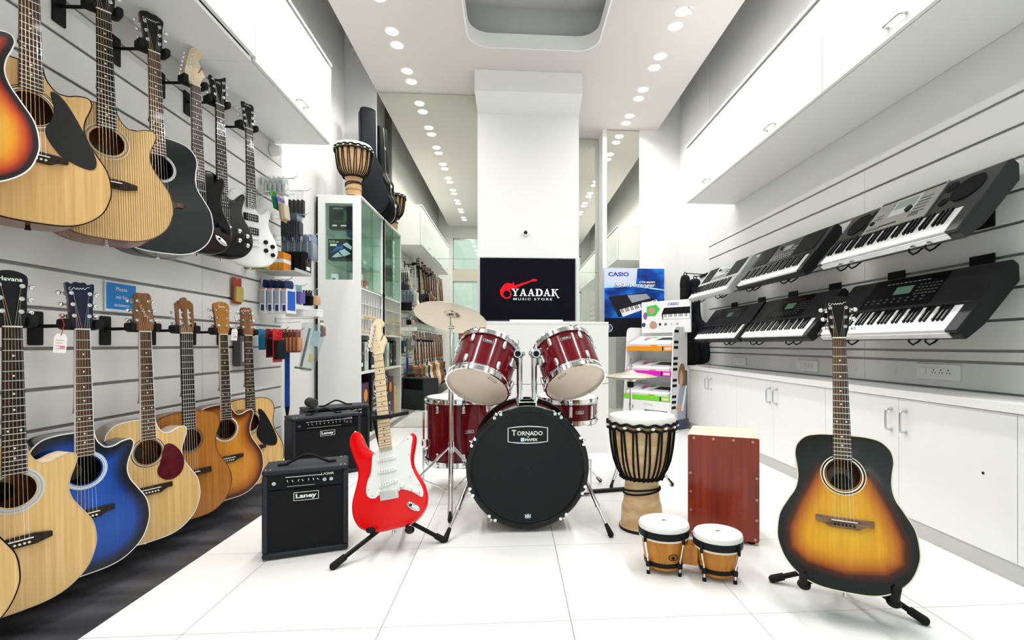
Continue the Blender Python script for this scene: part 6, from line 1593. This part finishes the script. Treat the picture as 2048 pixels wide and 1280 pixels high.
m = MB().disc((-.21,1.11),.024,Yh-.0003,20); m.build('round_emblem', mat('emblem navy',(.02,.04,.16)), rk, recalc=False, smooth=0)
for x, mm in ((-.0,INKB),(.07,mat('brown icon',(.15,.1,.06),.5)),(.14,mat('mint icon',(.5,.75,.6),.5)),(.21,GREY)): MB().disc((x,1.11),.015,Yh-.0003,16).build('icon_print', mm, rk, recalc=False, smooth=0)
MB().flat(spline([(-.12,1.07),(-.13,1.12),(-.09,1.15),(-.04,1.12),(-.05,1.07)],3),Yh-.0003).build('figure_print', mat('soft brown print',(.50,.30,.20),.5), rk, recalc=False, smooth=0)
# ================================================================== guitar case on the display case
t = thing('guitar_case','tall black hard guitar case leaning in the corner on top of the display case','guitar case',(-1.455,5.10,2.247),rot=(R(-4),0,R(28)))
P = spline([(0,0),(.10,.004),(.165,.05),(.19,.14),(.175,.24),(.14,.31),(.135,.37),(.135,.43),(.10,.50),(.085,.54),(.075,.60),(.075,1.0),(.066,1.045),(.03,1.06),(-.03,1.06),(-.066,1.045),(-.075,1.0),(-.075,.60),(-.085,.54),(-.10,.50),(-.135,.43),(-.135,.37),(-.14,.31),(-.175,.24),(-.19,.14),(-.165,.05),(-.10,.004)],3)
CASEM = mat('black case vinyl',(.013,.014,.018),.6,bump=.4,vscale=250)
MB().rprism(P,-.06,-.002,.012,3).build('lid', CASEM, t); MB().rprism(P,.002,.07,.012,3).build('lower_shell', CASEM, t)
n = len(P); I = inset(P,-.002)
MB().add([(x,-.004,z) for x,z in I]+[(x,.004,z) for x,z in I],[(i,(i+1)%n,n+(i+1)%n,n+i) for i in range(n)]).build('valance', STEEL, t)
for x, z in ((.136,.40),(.186,.18),(.076,.82),(-.186,.18)): MB().cbox((x+(.004 if x > 0 else -.004),0,z),(.010,.03,.035)).build('latch', STEEL, t, bevel=.002)


# ================================================================== accessories on pegs (far end of the left wall)
PX = .68
CL = glass('clear blister plastic',(.93,.94,.95),.10,.15)
PEGM = STEEL
def peg(y, z, L, label):
    L *= PX; t = thing('display_peg', label, 'hook', (XL,y,z), group='chrome display pegs on the left slatwall')
    MB().box(0,.005,-.012,.012,-.03,.012).build('back_clip', STEEL, t)
    MB().tube([(0.004,0,0),(L-.02,0,.006),(L,0,.022)],.0028,8).build('rod', CHROME, t)
    MB().tube([(0.004,0,-.024),(.03,0,-.03),(L*.55,0,-.022)],.0022,6).build('brace', CHROME, t)
def pack(name, label, cat, x, y, z, w, h, d, card, fill=None, tilt=0, group=None, top=None, win=None):
    """a carded pack hanging with its face along +X; z is the peg height"""
    x = XL+(x-XL)*PX; t = thing(name, label, cat, (x,y,z), rot=(0,R(tilt),0), group=group)
    m = MB(); m.box(-.0006,.0006,-w/2,-.006,-h+.008,.008).box(-.0006,.0006,.006,w/2,-h+.008,.008).box(-.0006,.0006,-.006,.006,-h+.008,-.006).box(-.0006,.0006,-.006,.006,.005,.008)
    m.build('card', card, t)
    if fill: MB().rprism(rrect(-w*.40,w*.40,-h*.88,-h*.30,.006),-d,-.0008,.004).build('contents', fill, t).matrix_basis = Matrix.Rotation(PI/2,4,'Z')
    if top: MB().box(.0007,.0014,-w*.5,w*.5,-h*.22,-.008).build('header_print', top, t)
    if win: MB().box(.0008,.0018,-w*.38,w*.38,-h*.75,-h*.35).build('face_print', win, t)
    return t
KW = mat('white card',(.82,.82,.82),.5); KG = mat('light grey card',(.6,.62,.64),.4); KB2 = mat('steel blue card',(.22,.28,.42),.4); KS = mat('string coil',(.38,.40,.45),.3,.6)
YA = 3.42
# 1 clear capo blisters on the top peg
peg(YA,2.005,.34,'topmost chrome peg, holding clear blister packs behind the white guitar')
for k in range(5): pack('blister_pack','clear blister pack hanging on the topmost peg beside the white guitar neck','pack',XL+.05+.045*k,YA,2.005,.085,.12,.014,KG,KW,group='clear blister packs on the topmost peg',top=KG)
# 2 black plectrum style packs
peg(3.62,1.985,.36,'chrome peg holding the long black packs at the top right of the accessories')
for k in range(4): pack('strap_pack','long black accessory pack hanging below the topmost pegs','pack',XL+.14+.042*k,3.62,1.985,.055,.21,.014,CL,mat('dark grey rubber',(.03,.03,.032),.5),group='long black packs at the top of the pegs')
# 3 green and purple cards
peg(3.36,1.90,.30,'chrome peg holding the green and the purple card above the white guitar')
pack('accessory_card','bright green card tilted on a peg above the white guitar body','pack',XL+.15,3.36,1.90,.09,.13,.02,mat('bright green card',(.12,.50,.05),.4),mat('teal blue',(.02,.20,.30),.4),tilt=-12,win=INKW)
pack('accessory_card','purple topped card hanging right of the bright green card','pack',XL+.225,3.36,1.865,.10,.17,.03,mat('tan card',(.45,.38,.26),.5),mat('cream parts',(.65,.55,.38),.5),tilt=-6,top=mat('violet card',(.16,.08,.45),.4))
# 4 dark boxes
peg(3.56,1.80,.38,'chrome peg with a row of small dark boxes, middle of the accessories')
for k in range(7): pack('string_pack','small dark pack with a blue top in the middle row of pegs','pack',XL+.12+.026*k,3.56,1.80,.085,.165,.014,mat('charcoal card',(.12,.13,.15),.4),mat('charcoal parts',(.05,.05,.06),.4),group='dark packs on the middle peg',top=KB2)
# 5 long row of string sets
peg(3.60,1.66,.44,'long chrome peg with the row of pale blue string sets')
for k in range(15): pack('string_set','slim pale blue string set in the long row on one peg','string set',XL+.10+.0215*k,3.60,1.66,.095,.175,.008,KB2 if k % 3 else KG,KS,group='pale blue string sets in the long row',top=INKW if k % 4 == 1 else KB2)
peg(3.60,1.475,.46,'bare chrome peg under the row of string sets')
# 6 shelf of string boxes
t = thing('wire_shelf','small dark shelf on the slatwall carrying orange and black string boxes','shelf',(XL,3.46,1.375))
MB().box(0,.255,-.12,.14,0,.006).box(.249,.255,-.12,.14,.006,.022).build('tray', GREY, t); MB().box(0,.006,-.12,.14,.006,.09).build('back_plate', GREY, t)
for k in range(3):
    o = thing('string_box',('orange string box with a white band on the small shelf, nearest','orange string box second on the small shelf','orange string box third on the small shelf')[k],'box',(XL+.07+.038*k,3.46-.03,1.382),group='orange string boxes')
    MB().box(-.018,.018,-.055,.055,0,.125).build('carton_body', ORNG, o, bevel=.001); MB().box(-.0184,.0184,-.0554,.0554,.055,.080).build('band', INKW, o)
for k in range(5):
    o = thing('string_box',f'black string box with a ring print on the small shelf, {("rearmost","second from the wall","middle","second from the aisle","nearest the aisle")[k]}','box',(XL+.06+.042*k,3.56+.01,1.382),group='black string boxes')
    MB().box(-.018,.018,-.05,.05,0,.155).build('carton_body', DKBOX, o, bevel=.001)
    m = MB(); m.M = Matrix.Translation((.0186,0,.095)) @ Matrix.Rotation(PI/2,4,'Z'); m.ring((0,0),.022,.026,0,20); m.build('ring_print', mat('mauve print',(.45,.22,.28),.4), o, recalc=False, smooth=0)
    MB().add([(.0186,-.035,.03),(.0186,.03,.03),(.0186,.03,.055),(.0186,-.035,.055)],[(0,1,2,3)]).build('label_print', INKW, o, recalc=False, smooth=0)
o = thing('egg_shaker_pack','small olive green pack hanging under the white guitar','pack',(XL+.07,3.22,1.40)); MB().rprism(rrect(-.07,.07,-.035,.0,.008),-.02,.02,.008).build('bag', mat('olive plastic',(.28,.30,.06),.4), o); MB().box(.02,.05,-.022,-.018,-.03,-.01).build('label', DKBOX, o)
# ------ lower group
pack('polish_pack','red and yellow card on the slatwall left of the white tuner boxes','pack',XL+.02,3.10,1.29,.10,.16,.02,mat('red yellow card',(.42,.05,.03),.4),mat('mustard',(.5,.38,.10),.4),win=mat('pale yellow print',(.65,.55,.25),.4))
peg(3.42,1.325,.30,'chrome peg holding the four white tuner boxes')
for k in range(4):
    o = thing('tuner_box',f'white tuner box with a navy top hanging on one peg, {("nearest the wall","second from the wall","third from the wall","nearest the aisle")[k]}','box',(XL+.05+.042*k,3.40+.008*k,1.10),R(-12),group='white and navy tuner boxes')
    MB().box(-.019,.019,-.05,.05,0,.165).build('carton_body', WHITE, o, bevel=.001)
    MB().rprism(rrect(-.045,.045,.165,.222,.02),-.004,.004,.001).build('hang_tab', mat('navy print',(.015,.03,.12),.4), o).matrix_basis = Matrix.Rotation(PI/2,4,'Z')
    MB().rect(-.010,.012,.015,.055,-.0506).build('tuner_print', mat('navy print',(.015,.03,.12)), o, recalc=False, smooth=0)
    MB().rect(-.016,.013,.065,.150,-.0506).build('grey_print', GREY, o, recalc=False, smooth=0)
    MB().rect(-.018,.018,.155,.164,-.0507).build('red_band', PINK, o, recalc=False, smooth=0)
    MB().add([(.0196,-.04,.02),(.0196,.04,.02),(.0196,.04,.15),(.0196,-.04,.15)],[(0,1,2,3)]).build('blue_print', BLUP, o, recalc=False, smooth=0)
peg(3.56,1.30,.36,'chrome peg holding the purple pack right of the tuner boxes')
pack('cloth_pack','purple and teal cloth pack right of the white tuner boxes','pack',XL+.27,3.56,1.30,.10,.135,.03,mat('teal card',(.20,.42,.42),.4),mat('purple cloth',(.14,.12,.42),.6))
peg(3.66,1.275,.40,'chrome peg holding the small dark clip packs at the right end')
for k in range(3): pack('clip_pack','small dark clip pack hanging right of the purple cloth pack','pack',XL+.27+.03*k,3.66,1.275,.06,.11,.022,DKBOX,MATTE,group='dark clip packs at the right end')
pack('mouthpiece_pack','clear pack of tan parts at the right end of the pegs','pack',XL+.375,3.66,1.275,.075,.11,.03,CL,mat('tan parts',(.55,.33,.18),.5))
o = thing('white_carton','flat white carton standing on the pegs under the purple cloth pack','box',(XL+.19,3.62,1.09)); MB().box(-.10,.12,-.05,.05,0,.052).build('carton_body', WHITE, o, bevel=.002); MB().box(-.101,.121,-.0505,.0505,.040,.041).build('lid_seam', GREY, o)
peg(3.62,1.075,.45,'long chrome peg just under the flat white carton')
# lowest
o = thing('pedal_pad_pack','grey and black pad pack beside the head of the farthest guitar, lower row','pack',(XL+.03,3.14,.76)); MB().box(-.02,.02,-.07,.07,0,.20).build('box', mat('dark grey pack',(.10,.10,.105),.5), o, bevel=.003); MB().box(.0202,.0206,-.05,.0,.03,.15).build('label', KG, o); MB().box(.0202,.0206,.01,.05,.03,.15).build('label', KW, o)
peg(3.30,.985,.34,'chrome peg holding the sky blue and red packs')
pack('string_pack','sky blue pack with an orange emblem hanging above the blue strap','pack',XL+.10,3.30,.985,.11,.135,.035,mat('sky blue card',(.02,.28,.50),.4),mat('sky blue card',(.02,.28,.50)),win=mat('orange red emblem',(.75,.12,.04),.4))
for k in range(2):
    o = pack('exerciser_pack',('large red pack with a dark window hanging in front of the blue strap','dark red pack behind the large red pack')[k],'pack',XL+.235-.06*k,3.30,.985,.13,.215-.03*k,.03,mat(('bright red card','dark red card')[k],((.62,.01,.02),(.22,.01,.02))[k],.4),MATTE,win=MATTE)
lettering('HAND', INKW, o, w=.05, h=.012, M=Matrix.Translation((.0026,0,-.055)) @ Matrix.Rotation(PI/2,4,'Z'), bold=.02)
peg(3.44,.985,.40,'chrome peg holding the brown wooden peg packs')
for k in range(5): pack('bridge_pin_pack','narrow brown red pack on the lowest peg right of the red pack','pack',XL+.20+.035*k,3.44,.985,.075,.155,.016,mat('brown red card',(.22,.05,.02),.4),mat('amber wood parts',(.50,.22,.10),.4),group='brown red packs on the lowest peg',top=mat('brown red card',(.22,.05,.02)))
CLB = glass('clear bag',(.86,.88,.89),.10,.25)
t = thing('music_stand_bag','clear plastic bag holding a folded grey stand at the end of the pegs','bag',(XL+.20,3.62,.70),rot=(0,R(10),R(15)))
MB().rprism(spline([(0,0),(.05,.02),(.07,.14),(.085,.30),(.06,.345),(-.06,.345),(-.075,.30),(-.05,.14),(-.04,.02)],3),-.014,.014,.010).build('plastic_bag', CLB, t)
MB().cyl((-.03,0,.03),(-.02,0,.31),.008,n=10).box(-.07,.04,-.006,.006,.012,.026).build('folded_stand', mat('grey stand',(.20,.20,.21),.5), t)
MB().box(.0,.055,-.011,-.009,.19,.30).build('paper_insert', PALEB, t); MB().box(.01,.035,-.011,-.009,.07,.13).build('yellow_label', mat('yellow label',(.7,.65,.2),.5), t)
pack('reed_pack','dark red pack alone at the right end of the lowest pegs','pack',XL+.425,3.70,1.06,.06,.12,.02,mat('maroon card',(.18,.02,.02),.4),mat('maroon card',(.18,.02,.02)),top=INKW)
t = thing('guitar_strap','bright blue woven guitar strap hanging down the slatwall','strap',(XL+.15,3.46,.30))
MB().tube([(0,0,.60),(0,0,.55),(.002,.004,.25),(0,0,.16)],.002,4).build('hang_loop', BLACK, t)
MB().box(-.016,.016,-.003,.003,.17,.57).build('webbing', mat('royal blue webbing',(.01,.07,.36),.7), t); MB().add([(-.016,-.003,.17),(.016,-.003,.17),(.007,-.003,.11),(-.007,-.003,.11),(-.016,.003,.17),(.016,.003,.17),(.007,.003,.11),(-.007,.003,.11)],[(0,1,2,3),(7,6,5,4),(0,4,5,1),(1,5,6,2),(2,6,7,3),(3,7,4,0)]).box(-.006,.006,-.003,.003,-.02,.11).build('strap_end', MATTE, t)
